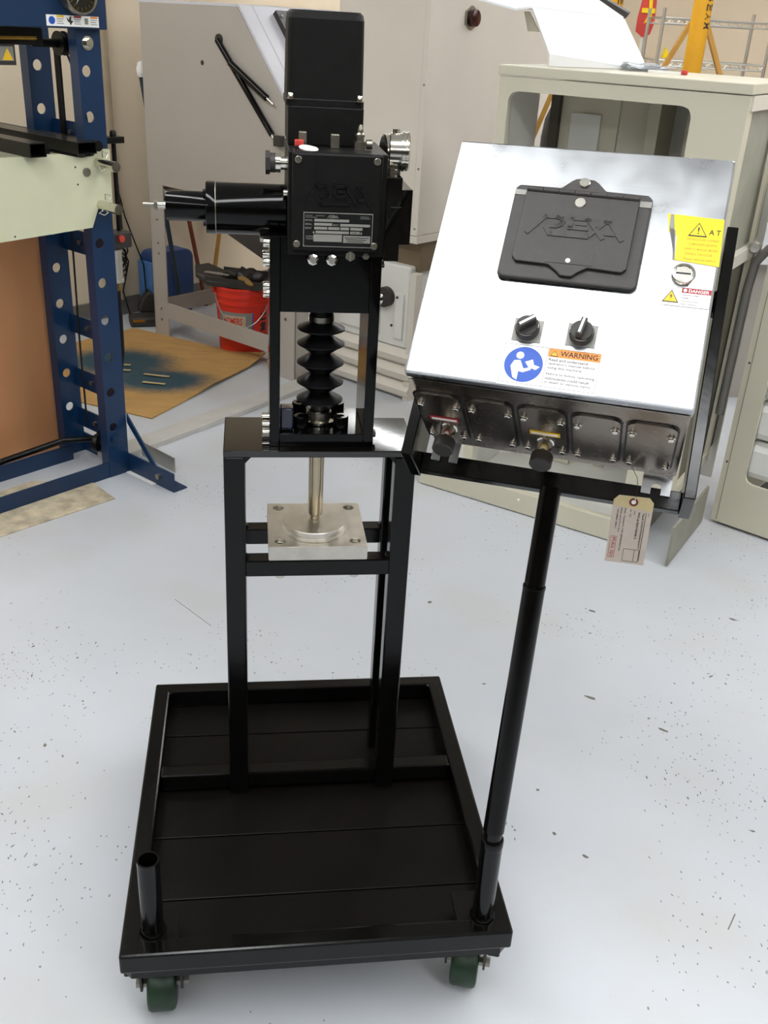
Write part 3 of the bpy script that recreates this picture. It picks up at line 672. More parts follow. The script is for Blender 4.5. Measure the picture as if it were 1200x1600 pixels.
    # danger label
    dl = lab(.3145, .3765, .1435, .1715, PAPER, 'danger_label')
    for x0, x1, z0, z1 in ((.3145,.3765,.1712,.1715),(.3145,.3765,.1435,.1438),(.3145,.3148,.1435,.1715),(.3762,.3765,.1435,.1715),(.3385,.3388,.1435,.1715)): lab(x0, x1, z0, z1, INK, 'label_border', dl, -.0005, .0002)
    lab(.3390, .3760, .1640, .1710, INKR, 'danger_band', dl, -.0005, .0002)
    text('lettering', 'DANGER', PAPER, dl, (.3475, -.0008, .1652), X, Zv, width=.0260, height=.0046)
    G().lathe([(.0024,0),(.0024,.0001)], (.3430,-.0008,.1675), (0,-1,0), 16).build('danger_symbol', PAPER, dl)
    tri(.3262, .1575, .0185, INK, dl, -.0006, 'shock_triangle'); tri(.3262, .1572, .0150, LYEL, dl, -.00075, 'shock_fill')
    G().prism([(x, -.0009, z) for x, z in ((.3270,.1620),(.3245,.1570),(.3262,.1572),(.3252,.1520),(.3282,.1582),(.3264,.1580))], (0,-.0001,0)).build('lightning_bolt', INK, dl)
    for k, s_ in enumerate(('Hazardous voltage', 'inside.', 'Disconnect power', 'before servicing.')):
        text('lettering', s_, INK, dl, (.3402, -.0006, .1595-k*.0042-(.001 if k > 1 else 0)), X, Zv, height=.0027)
    # yellow film
    yl = G().prism([(x, -.0002, z) for x, z in ((.3035,.2810),(.3775,.2785),(.3800,.2070),(.3225,.2115),(.3205,.2480),(.3085,.2540))], (0,-.0006,0)).build('attention_film', YELP, t)
    G().prism([(x, -.0009, z) for x, z in ((.3075,.2806),(.3120,.2804),(.3195,.2118),(.3225,.2115),(.3175,.2560),(.3085,.2600))], (0,-.0001,0)).build('film_edge', GREYL, yl)
    tri(.3465, .2600, .0215, INK, yl, -.0010, 'alert_triangle'); tri(.3465, .2598, .0175, YELP, yl, -.00115, 'alert_fill')
    text('lettering', '!', INK, yl, (.3457, -.0013, .2530), X, Zv, height=.0110)
    text('lettering', 'A T', INK, yl, (.3605, -.0010, .2535), X, Zv, width=.0150, height=.0080)
    LINK = mat('faint_ink', '#a98f1c', rough=.6)
    for k, s_ in enumerate(('THIS ENCLOSURE CONTAINS', 'COMPONENTS SENSITIVE', 'REFER TO MANUAL BEFORE', 'OPENING THIS DOOR', 'Please remove before')):
        text('lettering', s_, LINK, yl, (.3330+(.004 if k == 1 else 0), -.0010, .2430-k*.0075), X, Zv, width=.0420-(.006 if k in (1,3) else 0), height=.0036)
    return t
build_enclosure()

def build_tag():
    org = Vector((.3667, 1.312, .985)); 
    t = thing('inspection_tag', 'manila paper tag with red eyelet hanging by a wire from the control box', 'tag', org, math.radians(-10))
    rot = Matrix.Rotation(math.radians(-1), 4, 'Y') @ Matrix.Scale(1.0, 4)
    def R(x, z, y=0): return tuple(rot @ Vector((x, y, z)))
    G().prism([R(x, z) for x, z in ((-.029,.004),(-.022,.012),(.022,.012),(.029,.004),(.029,-.100),(-.029,-.100))], (0,.0006,0)).build('tag_card', TAGW, t)
    G().prism([R(x, z, -.0003) for x, z in ((-.029,.004),(-.022,.012),(.022,.012),(.029,.004),(.029,-.010),(-.029,-.005))], (0,.0002,0)).build('tag_head', MANILA, t)
    ring = G(); ring.lathe([(.0034,0),(.0066,0),(.0066,.0008),(.0034,.0008),(.0034,0)], R(0,.003,-.0008), (0,1,0), 20, cap=False); ring.build('eyelet', TAGR, t)
    G().lathe([(.0033,0),(.0033,.0003)], R(0,.003,-.0006), (0,1,0), 14).build('eyelet_hole', PAPER, t)
    G().tube([R(0,.003,-.002), R(.002,.012,-.004), R(.003,.022,.010), R(.002,.030,.028), R(-.012,.046,.05)], .0006, 6).build('wire', CHROME, t)
    # lettering runs down the tag
    dn = (rot @ Vector((0,0,-1))); lf = (rot @ Vector((1,0,0)))
    def tx(s_, x, z, h, m=INK, w=None): text('lettering', s_, m, t, R(x, z, -.0006), dn, lf, width=w, height=h)
    tx('JOB NO.', .0235, -.012, .0016); tx('Tag # CAGSTWNSNPNAAYY', .0150, -.013, .0034, w=.060); tx('WO # 000142008 2', .0085, -.012, .0034, w=.045)
    tx('Line #', .0030, -.011, .0020); tx('Qty   15.00', -.0035, -.009, .0026); tx('Desc  Control C 115V 60Hz/Solid Line', -.0110, -.008, .0024, w=.072)
    tx('REXA 12/12 P15-C R15', -.0165, -.008, .0020, w=.040); tx('S/N MM01 MM12', -.0215, -.011, .0020, w=.032)
    g = G().prism([R(.0208, -.012, -.0004), R(.0200, -.012, -.0004), R(.0200, -.094, -.0004), R(.0208, -.094, -.0004)], (0,.0002,0)); g.build('ruled_line', INK, t)
    def frame(x0, x1, z0, z1, m, nm):
        g = G()
        for a, b_, c_, d in ((x0,x0+.0005,z0,z1),(x1-.0005,x1,z0,z1),(x0,x1,z0,z0+.0005),(x0,x1,z1-.0005,z1)): g.prism([R(a,c_,-.0005), R(b_,c_,-.0005), R(b_,d,-.0005), R(a,d,-.0005)], (0,.0002,0))
        g.build(nm, m, t)
    frame(-.004, .0195, -.096, -.075, INK, 'ruled_box'); frame(.0120, .0195, -.096, -.075, INK, 'ruled_box'); frame(-.0255, -.0165, -.092, -.056, INKR, 'stamp_box')
    tx('PULL Q1', -.0230, -.058, .0048, INKR, .032)
build_tag()

# ================================================================== shop press (left)
def rthing(name, label, cat, x, y, z=0, group=None): return thing(name, label, cat, room(x, y, z), ROOM, group)
def build_press():
    ox, oy = 1.97, 2.93
    t = rthing('shop_press', 'blue H-frame shop press with punched posts and cream bed plate', 'press', ox, oy)
    class P(G):
        def build(s, name, m, parent=None, bev=0):
            s.v = [(x-ox, y-oy, z) for x, y, z in s.v]; return G.build(s, name, m, parent, bev)
    hz = (1.412, 1.276, 1.140, 1.006, .872, .736, .603, .467, .334, .198)
    for side, x0 in ((0, 1.970), (1, .980)):
        for y0, fl in ((2.927, 1), (3.215, 1)):
            g = P(); g.holeplate(x0, x0+.088, .0, 1.90, y0, y0+.007, [(x0+.030+(.006 if y0 > 3 else 0), z, .0175) for z in hz])
            g.box(x0, x0+.007, y0+.007, y0+.045, 0, 1.90).box(x0+.081, x0+.088, y0+.007, y0+.045, 0, 1.90)
            g.build('post', BLUE, t)
        for z0, z1 in ((1.175, 1.245), (.800, .880), (.490, .560), (.275, .350), (.110, .185)):
            st = P().box(x0+.075, x0+.081, 2.972, 3.215, z0, z1).build('spacer_strap', BLUE, t)
            for k in range(2): P().hexp((x0+.075, 3.06+k*.05, (z0+z1)/2), (x0+.066, 3.06+k*.05, (z0+z1)/2), .009).build('strap_bolt', STEELD, st)
        # feet
        P().box(x0+.088, x0+.094, 2.66, 3.50, 0, .075).box(x0+.094, x0+.150, 2.66, 3.50, 0, .006).build('foot', BLUE, t)
        P().prism([(x0+.090, 2.927, .235), (x0+.090, 2.927, .200), (x0+.090, 2.780, .060), (x0+.090, 2.750, .060)], (.006,0,0)).build('foot_brace', BLUE, t)
        P().hexp((x0+.088, 2.745, .040), (x0+.078, 2.745, .040), .012).build('foot_bolt', STEELD, t)
        P().hexp((x0+.028, 2.927, .154), (x0+.028, 2.915, .154), .013).build('post_bolt', BLUE, t)
    for y0 in (2.929, 3.165):
        P().box(1.068, 1.970, y0, y0+.006, .0, .062).box(1.068, 1.970, y0+.006, y0+.045, .0, .006).build('base_rail', BLUE, t)
    # head
    hd = P().box(.960, 2.062, 2.890, 2.9255, 1.533, 1.900, .004).build('head_plate', BLUE, t)
    P().box(.960, 2.062, 3.262, 3.290, 1.533, 1.900, .004).build('head_plate', BLUE, t)
    P().lathe([(.052,0),(.054,.004),(.054,.030),(.056,.032),(.056,.044),(.050,.045),(.049,.038)], (1.945, 2.889, 1.628), (0,-1,0), 36).build('pressure_gauge', STEELD, t)
    P().lathe([(.0485,.040),(.0485,.0405),(.0001,.0405)], (1.945, 2.889, 1.628), (0,-1,0), 32).build('gauge_face', GLASS, hd)
    for a in [math.radians(k) for k in range(-50, 231, 20)]:
        P().prism([(1.945+math.cos(a+s_)*r_, 2.8480, 1.628-math.sin(a+s_)*r_) for r_, s_ in ((.036,-.03),(.045,-.03),(.045,.03),(.036,.03))], (0,-.0004,0)).build('gauge_tick', BRASS, hd)
    P().prism([(1.943,2.8475,1.628),(1.947,2.8475,1.628),(1.925,2.8475,1.600)], (0,-.0005,0)).build('gauge_needle', PAPER, hd)
    stk = P().box(1.846, 2.030, 2.8890, 2.8898, 1.5385, 1.5690).build('safety_sticker', PAPER, hd)
    # sticker art
    X = lambda u: 1.846+u*.184
    P().lathe([(.011,0),(.011,.0004)], (X(.10),2.889,1.5540), (0,-1,0), 20).build('goggles_disc', INKB, t)
    for u, m in ((.19, LYEL), (.52, INKR), (.84, ORG)):
        P().box(X(u), X(u+.14), 2.8884, 2.8889, 1.5630, 1.5682).build('sticker_band', m, hd)
        for k in range(3): P().box(X(u), X(u+.13-.02*(k % 2)), 2.8884, 2.8889, 1.5575-k*.006, 1.5588-k*.006).build('sticker_line', INK, hd)
    P().prism([(X(u), 2.8888, 1.5385+v*.0305) for u, v in ((.37,.85),(.42,.6),(.44,.9),(.47,.9),(.46,.55),(.50,.5),(.47,.3),(.45,.1),(.43,.35),(.40,.45))], (0,-.0004,0)).build('hand_icon', INK, hd)
    P().box(X(.72), X(.79), 2.8884, 2.8889, 1.546, 1.563).build('gauge_icon', GREYL, hd)
    P().hexp((2.008, 2.927, 1.493), (2.008, 2.912, 1.493), .014).lathe([(.021,0),(.021,.003)], (2.008, 2.9265, 1.493), (0,-1,0), 24).build('head_bolt', CHROME, t)
    # bed
    for y0 in (2.905, 3.262):
        P().prism([(.930,y0,1.163),(1.868,y0,1.171),(1.940,y0,1.156),(1.985,y0,1.160),(2.000,y0,1.177),(2.050,y0,1.177),(2.047,y0,.986),(1.991,y0,.997),(1.962,y0,.933),(1.40,y0,.915),(.990,y0,.925),(.930,y0,.99)], (0,.021,0)).build('bed_plate', CREAMP, t)
    P().lathe([(.014,0),(.014,.004),(.010,.005),(.0001,.005)], (1.954,2.905,1.111), (0,-1,0), 20).build('bed_bolt', STEELD, t)
    for x, z in ((1.914,1.129),(1.918,1.075),(1.675,.935)): P().lathe([(.003,0),(.003,.001)], (x,2.905,z), (0,-1,0), 10).build('bed_rivet', INK, t)
    # winch shaft, pulley, cables, handle
    P().box(1.20, 1.900, 3.00, 3.06, 1.480, 1.530, .004).build('ram_carriage', DARKST, t)
    P().cyl((1.70, 2.985, 1.498), (1.865, 2.985, 1.500), .006, 10).build('brass_handle', BRASS, t)
    P().cyl((1.88, 3.04, 1.487), (2.05, 3.04, 1.485), .013, 14).build('winch_shaft', DARKST, t)
    pl = P().lathe([(.012,0),(.036,0),(.036,.006),(.028,.009),(.028,.019),(.036,.022),(.036,.028),(.012,.028)], (1.975, 3.04, 1.486), (1,0,0), 28).build('pulley', DARKST, t)
    P().lathe([(.022,0),(.022,.003),(.012,.004)], (2.0035, 3.04, 1.486), (1,0,0), 20).build('pulley_hub', SILVP, pl)
    P().tube([(1.985,3.065,1.47),(1.99,3.07,1.30),(2.01,3.10,1.15),(2.00,3.10,.50),(1.995,3.09,.16)], .0035, 6).build('lift_cable', DARKST, t)
    P().tube([(1.985,3.015,1.47),(2.02,3.00,1.36),(2.03,2.99,1.25)], .0035, 6).build('lift_cable', DARKST, t)
    P().box(2.000, 2.022, 3.10, 3.106, 1.20, 1.46).build('guide_strip', DARKST, t)
    wp = P().box(1.60, 1.790, 2.985, 2.990, 1.424, 1.482).build('warning_plate', BLKPL, t)
    P().box(1.61, 1.783, 2.9835, 2.9849, 1.436, 1.476).build('plate_face', GREYL, wp)
    P().prism([(1.744,2.983,1.438),(1.780,2.983,1.438),(1.762,2.983,1.472)], (0,-.0005,0)).build('yellow_triangle', LYEL, wp)
    lp = P().lathe([(.012,0),(.030,0),(.034,.005),(.034,.020),(.026,.026),(.012,.030)], (1.985, 3.04, .105), (.55,-.8,0), 24).build('lower_pulley', DARKST, t)
    # hydraulic pump hung on the far side
    P().box(2.058, 2.235, 3.075, 3.125, 1.170, 1.192, .002).build('pump_bracket', DARKST, t)
    P().lathe([(.012,0),(.012,.012),(.008,.02)], (2.205,3.10,1.192), (0,0,1), 14).build('bracket_knob', DARKST, t)
    P().cyl((2.125,3.10,.86),(2.125,3.10,1.17),.030,20).build('pump_cylinder', STEELD, t)
    P().cyl((2.205,3.10,.86),(2.205,3.10,1.17),.0085,12).build('tie_rod', DARKST, t)
    vb = P().box(2.105,2.235,3.065,3.135,.808,.866,.006).build('valve_block', BLKPL, t)
    P().lathe([(.013,0),(.012,.010),(.0001,.012)], (2.185,3.065,.845), (0,-1,0), 16).build('red_cap', ORED, vb)
    P().lathe([(.013,0),(.012,.010),(.0001,.012)], (2.105,3.085,.838), (-.4,-1,0), 16).build('red_cap', ORED, vb)
    P().lathe([(.028,0),(.036,.002),(.036,.012),(.033,.013),(.033,.110),(.036,.111),(.036,.122),(.028,.124)], (2.170,3.10,.682), (0,0,1), 28).build('reservoir', SILVP, t)
    P().hexp((2.180,3.10,.645),(2.180,3.10,.682),.012).build('brass_fitting', BRASS, t)
    P().tube([(2.180,3.10,.648),(2.182,3.10,.55),(2.180,3.10,.40),(2.150,3.10,.25),(2.100,3.10,.14),(2.02,3.08,.10),(1.92,3.145,.10),(1.72,3.235,.045),(1.50,3.25,.018)], .012, 10).build('hose', RUB, t)
    P().tube([(1.50,3.225,.020),(1.62,3.222,.022),(1.70,3.215,.024)], .017, 10).build('hose_end', BRASS, t)
build_press()
def build_press_pins():
    for z, nm in ((1.140, 'upper'), (1.006, 'lower')):
        t = rthing('bed_pin', 'bright steel bed pin in the %s hole of the cream press bed' % nm, 'pin', 2.000, 2.905, z, 'press bed pins')
        G().cyl((0,.25,0),(0,-.100,-.004),.0165,24).build('pin_shaft', CHROME, t)
        for q, s_ in ((-.010, 1), (.004, -1)):
            G().tube([(0,-.018+q,.017),(.0,-.018+q,.036),(.022,-.018+q,.030),(.014,-.018+q,.014)] if s_ > 0 else [(0,-.018+q,-.017),(-.018,-.018+q,-.026),(.002,-.018+q,-.034),(.020,-.018+q,-.026),(.008,-.018+q,-.014)], .0022, 6).build('clip_wire', CHROME, t)
build_press_pins()
def steel_stock():
    def rect_tube(x0, x1, z0, z1, y0, y1, nm, lab):
        g = G(); th = .003; cx = (x0+x1)/2
        g.box(x0-cx, x1-cx, 0, y1-y0, 0, th).box(x0-cx, x1-cx, 0, y1-y0, z1-z0-th, z1-z0).box(x0-cx, x0-cx+th, 0, y1-y0, th, z1-z0-th).box(x1-cx-th, x1-cx, 0, y1-y0, th, z1-z0-th)
        o = g.build(nm, DARKST); place(o, room(cx, y0, z0), ROOM); tag(o, lab, 'steel tube', 'steel stock on the press bed')
    rect_tube(1.902, 1.972, 1.1725, 1.209, 2.865, 3.75, 'rectangular_tube', 'dark hollow steel tube with open end facing right on the press bed')
    rect_tube(1.730, 1.786, 1.1725, 1.214, 2.860, 3.75, 'rectangular_tube', 'dark steel tube at the picture edge, left of the hollow open-ended tube')
    o = G().cyl((0,0,0),(0,.60,0),.017,20).build('round_bar', DARKST); place(o, room(1.994, 2.885, 1.192), ROOM); tag(o, 'black round bar lying beside the upper bed pin on the press', 'steel bar')
steel_stock()
def build_left_floor_items():
    o = G().box(-.62, 0, 0, .012, 0, .86).build('plywood_board', PLY); place(o, room(2.006, 3.300, 0), ROOM); tag(o, 'brown plywood board standing behind the blue press', 'board')
    pts = [(-1.715,4.813),(-1.439,5.345),(-.661,4.9),(-1.036,3.988),(-1.503,4.177)]
    # bilinear grid over a quad outline with a slight curl at the right corner
    A, B, C_, D_ = Vector((-1.75,4.90,0)), Vector((-1.45,5.32,0)), Vector((-.660,4.905,0)), Vector((-1.036,3.988,0)); E_ = Vector((-1.503,4.177,0))
    n = 10; g = G(); top = []
    for j in range(n+1):
        for i in range(n+1):
            u, v = i/n, j/n
            l = (A*(1-v)+E_*v); r = (B*(1-v)+C_*v) if False else None
            p = (A*(1-u)+B*u)*(1-v)+(E_*(1-u)+D_*u)*v if False else None
            q = (A.lerp(B, u)).lerp(E_.lerp(D_, u), v)
            q = q if u < .001 else q
            top.append(q)
    # sheet as a fan grid: left edge A-E, right edge C, lower point D
    g = G(); V = []; m_ = 12
    left = [A.lerp(E_, k/m_) for k in range(m_+1)]
    right = [B.lerp(C_, k/m_) if True else None for k in range(m_+1)]
    rows = []
    for k in range(m_+1):
        v = k/m_
        a = B.lerp(A, v).lerp(A.lerp(E_, v), v)          # upper-left rim
        rows.append(None)
    poly = [A, B, C_, D_, E_]
    cen = Vector((-1.25, 4.66, 0)); R_ = 8; ring = []
    per = []
    for i in range(5):
        for k in range(6): per.append(poly[i].lerp(poly[(i+1) % 5], k/6))
    K = len(per)
    vs_ = [cen+Vector((0,0,.006))]
    for r_ in range(1, R_+1):
        for p in per:
            q = cen.lerp(p, r_/R_); d = max(0, 1-(q-C_).length/.30); e = max(0, 1-(q-C_.lerp(D_, .45)).length/.35)
            q = q+Vector((0,0,.006+.035*d*d+.020*e*e)); vs_.append(q)
    fs = [(0, 1+k, 1+(k+1) % K) for k in range(K)]
    for r_ in range(R_-1):
        for k in range(K): fs.append((1+r_*K+k, 1+(r_+1)*K+k, 1+(r_+1)*K+(k+1) % K, 1+r_*K+(k+1) % K))
    N = len(vs_); vs_ += [p-Vector((0,0,.005)) for p in vs_]
    fs += [tuple(N+i for i in f[::-1]) for f in fs]
    for k in range(K): a = 1+(R_-1)*K+k; b = 1+(R_-1)*K+(k+1) % K; fs.append((a, a+N, b+N, b))
    g.add(vs_, fs, False); o = g.build('cardboard_sheet', CARD); tag(o, 'brown cardboard sheet with blue overspray lying on the floor', 'cardboard')
    o.location = (0, 0, 0)
    for a, b in (((-1.205,4.540),(-1.077,4.520)), ((-1.183,4.425),(-1.073,4.413)), ((-1.42,4.66),(-1.30,4.66)), ((-1.40,4.58),(-1.28,4.58))):
        a = Vector((*a,.0125)); b = Vector((*b,.0125)); d = (b-a).normalized(); nn = Vector((-d.y,d.x,0))*.010
        G().prism([a-nn, b-nn, b+nn, a+nn], (0,0,.0006)).build('bare_strip', mat('bare_strip', '#b9a67a', rough=.8), o)
    o = G().box(0, 1.35, 0, .105, 0, .022, .002).build('floor_beam', mat('grey_beam', '#b7b4ae', rough=.5)); place(o, room(2.06, 3.02, 0), ROOM+.085); tag(o, 'long pale grey flat beam lying on the floor beyond the press', 'beam')
    g = G().prism([(1.894-1.9,.0,0),(1.872-1.9,-.168,0),(1.49-1.9,-.152,0),(1.20-1.9,-.150,0),(1.20-1.9,.16,0),(1.74-1.9,.16,0)], (0,0,.003)); o = g.build('floor_mat', DIRTY); place(o, room(1.9, 2.93, .0005), ROOM); tag(o, 'dirty oil-stained cardboard under the blue press rails', 'mat')
    o = G().box(-.002, .002, -.15, .07, 0, .060, .0005).build('aluminium_plate', SILVP); place(o, room(2.185, 2.95, 0), ROOM-.05); tag(o, 'small bare metal plate standing behind the press foot', 'plate')
    o = G().box(-.008, .008, -.16, 0, 0, .003).build('steel_rule', PAPER); place(o, room(2.050, 2.925, 0), ROOM); tag(o, 'thin white strip on the floor beside the press foot', 'strip')
build_left_floor_items()

# ================================================================== grey blast cabinet
def build_grey_cabinet():
    ox, oy = 3.281, 4.334
    t = rthing('blast_cabinet', 'grey sheet metal cabinet with sloped pale front on angle legs', 'cabinet', ox, oy)
    X1 = 1.10
    side = [(0,-.0,.796),(0,-1.000,.801),(0,-.998,1.264),(0,-.692,1.630),(0,0,1.627)]
    G().prism([(x, y, z) for x, y, z in side], (.004,0,0)).build('side_panel', GREYM, t)
    G().prism([(X1-.004, y, z) for x, y, z in side], (.004,0,0)).build('side_panel', GREYM, t)
    body = [(0,-.02,.81),(0,-.985,.81),(0,-.985,1.262),(0,-.690,1.615),(0,-.02,1.612)]
    G().prism([(x+.0045, y, z) for x, y, z in body], (X1-.009,0,0)).build('body', LAVM, t)
    # sloped front panel standing proud
    a, b = Vector((.0042,-.998,1.264)), Vector((.0042,-.692,1.632)); sl = (b-a).normalized(); nn = Vector((0,sl.z,-sl.y))*-1
    if nn.y > 0: nn = -nn
    Ls = (b-a).length
    def S(x, s_, d=0): return tuple(a+Vector((x,0,0))+sl*s_+nn*d)
    G().prism([S(0,.0), S(.075,.0), S(.075,Ls), S(0,Ls)], nn*.012).build('front_flange', LAVM, t)
    G().prism([S(.080,.0), S(X1-.01,.0), S(X1-.01,Ls), S(.080,Ls)], nn*.010).build('front_panel', LAVM, t)
    fr = G()
    for x0, x1, s0, s1 in ((.185,.225,.10,.44),(.76,.80,.10,.44),(.225,.76,.10,.145),(.225,.76,.395,.44)): fr.prism([S(x0,s0,.010), S(x1,s0,.010), S(x1,s1,.010), S(x0,s1,.010)], nn*.025)
    fo = fr.build('window_frame', BLKPL, t)
    G().prism([S(.225,.145,.011), S(.76,.145,.011), S(.76,.395,.011), S(.225,.395,.011)], nn*.004).build('window_pane', WPANEL, fo)
    for s_ in (.41, .33): G().lathe([(.006,0),(.006,.003)], S(.205,s_,.035), nn, 12).build('frame_screw', CHROME, fo)
    G().box(.0, X1, -.70, .02, 1.628, 1.640).build('lid', LAVM, t)
    # lower hopper
    G().add([(.02,-.98,.80),(X1-.02,-.98,.80),(X1-.02,-.02,.80),(.02,-.02,.80),(.45,-.58,.40),(.65,-.58,.40),(.65,-.42,.40),(.45,-.42,.40)], [(0,4,5,1)[::-1],(1,5,6,2)[::-1],(2,6,7,3)[::-1],(3,7,4,0)[::-1],(4,7,6,5),(0,1,2,3)]).build('hopper', mat('hopper_grey', '#77706a', rough=.5), t)
    def leg(x, y, sx, sy):
        G().box(min(x,x+sx*.006), max(x,x+sx*.006), min(y,y+sy*.115), max(y,y+sy*.115), 0, .80).box(min(x,x+sx*.09), max(x,x+sx*.09), min(y,y+sy*.006), max(y,y+sy*.006), 0, .80).build('leg', GREYM, t)
    leg(-.004, -.005, 1, -1); leg(-.004, -1.085, 1, 1); leg(X1, -.005, -1, -1); leg(X1, -1.085, -1, 1)
    for z0, z1, y in ((.105,.190,-1),): 
        G().box(-.004, .004, -.97, -.12, .105, .190).build('stretcher', GREYM, t)
        G().box(.09, X1-.09, -.012, -.005, .100, .185).build('stretcher', GREYM, t)
        G().box(X1-.006, X1, -.97, -.12, .105, .190).build('stretcher', GREYM, t)
    for z in (.62,.50,.445,.15,.09): G().lathe([(.006,0),(.006,.003),(.0001,.004)], (-.004,-.065,z), (-1,0,0), 10).build('leg_bolt', STEELD, t)
    for z in (.36,.30): G().lathe([(.008,0),(.008,.003),(.0001,.004)], (-.004,-1.02,z), (-1,0,0), 10).build('leg_bolt', STEELD, t)
    # gas struts and bracket
    dsk = G().lathe([(.024,0),(.024,.006),(.0001,.006)], (0,-.574,1.492), (-1,0,0), 20).build('pivot_plate', BLKPL, t)
    G().cyl((-.018,-.580,1.490),(-.018,-.935,1.125),.0135,12).build('strut_body', BLKGLS, t)
    G().cyl((-.018,-.870,1.190),(-.018,-.958,1.100),.0065,10).build('strut_rod', CHROME, t)
    G().cyl((-.018,-.665,1.400),(-.018,-.900,1.275),.0150,12).build('strut_body', BLKGLS, t)
    G().cyl((-.018,-.895,1.278),(-.018,-.945,1.250),.006,10).build('strut_rod', CHROME, t)
    G().box(-.030, 0, -1.000, -.955, 1.080, 1.125, .003).build('strut_bracket', BLKPL, t)
    G().lathe([(.011,0),(.011,.001)], (0,-.452,1.389), (-1,0,0), 16).build('plugged_hole', BLKPL, t)
build_grey_cabinet()
def build_under_cabinet():
    # bucket
    p = Vector((-.805, 5.105, 0))
    t = thing('bucket', 'red plastic bucket with grey printed label under the grey cabinet', 'bucket', p, math.radians(-14))
    G().lathe([(.122,0),(.128,.004),(.142,.255),(.147,.256),(.147,.266),(.143,.268),(.1435,.292),(.149,.293),(.149,.302),(.145,.304),(.1455,.330),(.151,.331),(.151,.342),(.146,.345),(.142,.345),(.140,.30),(.120,.012),(.0001,.012)], (0,0,0), (0,0,1), 48).build('bucket_shell', RED, t)
    def wrap(a0, a1, z0, z1, m, nm, dr=.0008, n=10):
        g = G(); vs_ = []
        for k in range(n+1):
            a = a0+(a1-a0)*k/n
            for z in (z0, z1):
                r = .128+(.142-.128)*(z-.004)/.251+dr; vs_.append((r*math.cos(a), r*math.sin(a), z))
        fs = [(2*k, 2*k+2, 2*k+3, 2*k+1) for k in range(n)]; g.add(vs_, fs, True); return g.build(nm, m, t)
    wrap(-2.25, -.80, .075, .222, GREYL, 'label_panel'); wrap(-2.05, -1.10, .090, .205, mat('torn_label', '#c2b096', rough=.7), 'torn_label', .0014)
    wrap(-.84, -.80, .075, .222, INKB, 'label_edge', .0015, 3)
    def wtext(s_, a0, a1, z0, z1, m):
        o = text('lettering', s_, m, t, (0,0,0), (1,0,0), (0,1,0), width=1, height=1)
        for v in o.data.vertices:
            a = a0+(a1-a0)*v.co.x; z = z0+(z1-z0)*v.co.y; r = .128+.014*(z-.004)/.251+.0022; v.co = (r*math.cos(a), r*math.sin(a), z)
    wtext('HOMERS', -1.98, -1.22, .158, .195, RED); wtext('BUCKET', -1.90, -1.18, .108, .146, RED)
    for k in range(5): wrap(-.50, -.18, .205-k*.028, .214-k*.028, INK, 'warning_print', .0012, 4)
    wrap(-.44, -.24, .120, .165, INK, 'warning_icon', .0016, 4)
    G().tube([(.150*math.cos(a), .150*math.sin(a), .318-.17*math.sin(q)) for a, q in [(-2.6+2.75*k/16, PI*k/16) for k in range(17)]], .0028, 6).build('bail_handle', SILVP, t)
    for a in (-2.6, .15): G().box(-.008,.008,-.012,.012,.300,.330).build('handle_ear', RED, t).location = (.150*math.cos(a), .150*math.sin(a), 0)
    # tray on top
    t2 = thing('plastic_tray', 'black plastic tray lying across the red bucket rim', 'tray', p+Vector((-.02,0,.3455)), math.radians(-14))
    G().prism([(-.25,.00,.045),(-.20,-.10,.030),(-.12,-.13,.0),(.16,-.12,.0),(.17,.12,0),(-.12,.13,0),(-.22,.10,.04)], (0,0,.020)).build('tray_body', BLKPL, t2)
    G().box(-.14,.165,-.125,-.118,.018,.045).box(-.14,.165,.118,.125,.018,.045).box(.160,.167,-.118,.118,.018,.045).build('tray_rim', BLKPL, t2)
    o = G().box(-.07,.07,-.012,.012,0,.006,.001).build('steel_ruler', SILVP); place(o, p+Vector((-.13,-.03,.392)), math.radians(-18)); tag(o, 'short bright metal strip lying on the black tray', 'strip')
    # glove
    t3 = thing('work_glove', 'dark work glove with tan palm crumpled on the black tray', 'glove', p+Vector((.035,-.045,.366)), math.radians(-35))
    bm = bmesh.new(); bmesh.ops.create_icosphere(bm, subdivisions=3, radius=1)
    for v in bm.verts: k = 1+.12*math.sin(9*v.co.x+3*v.co.y)+.08*math.cos(7*v.co.y); v.co = Vector((v.co.x*.085*k, v.co.y*.055*k, (v.co.z+.9)*.034*k))
    G().bm(bm, True).build('glove_back', BLKPL, t3)
    for k in range(4):
        y0 = -.036+k*.022; G().tube([(-.05,y0,.028),(-.095,y0*1.15,.042-.004*k),(-.125,y0*1.25,.030),(-.140,y0*1.3,.016)], [.014,.0135,.012,.008], 8).build('finger', BLKPL, t3)
    G().tube([(-.01,-.050,.022),(.040,-.066,.022),(.075,-.070,.014),(.10,-.072,.010)], [.016,.017,.014,.007], 8).build('palm_patch', mat('tan_leather', '#8a6a35', rough=.7), t3)
    # tote, poles, charger
    t4 = rthing('plastic_tote', 'dark blue plastic tote standing on end by the wall behind the grey cabinet leg', 'tote', 3.60, 4.55)
    G().prism([(x, 0, z) for x, z in rounded(.28,.37,.05,0,.185,5)], (0,.14,0)).build('tote_shell', BLUEP, t4, bev=.008)
    G().box(-.16,-.142,.0,.13,.0,.32,.006).build('tote_lid', BLUEL, t4)
    for nm, lab, m, a, b in (('broom_handle', 'red wooden pole leaning on the wall behind the grey cabinet', WOODR, (3.868,4.60,0), (3.70,4.73,1.25)), ('broom_handle', 'yellow wooden pole leaning on the wall behind the red bucket', WOODY, (3.90,4.60,0), (4.25,4.73,1.15))):
        A, B = room(*a), room(*b); o = G().cyl((0,0,0), B-A, .013, 12).build(nm, m); o.location = A; tag(o, lab, 'pole')
    tm = rthing('upended_mop', 'mop with white head standing upside down between wall and grey cabinet', 'mop', 3.372, 4.47)
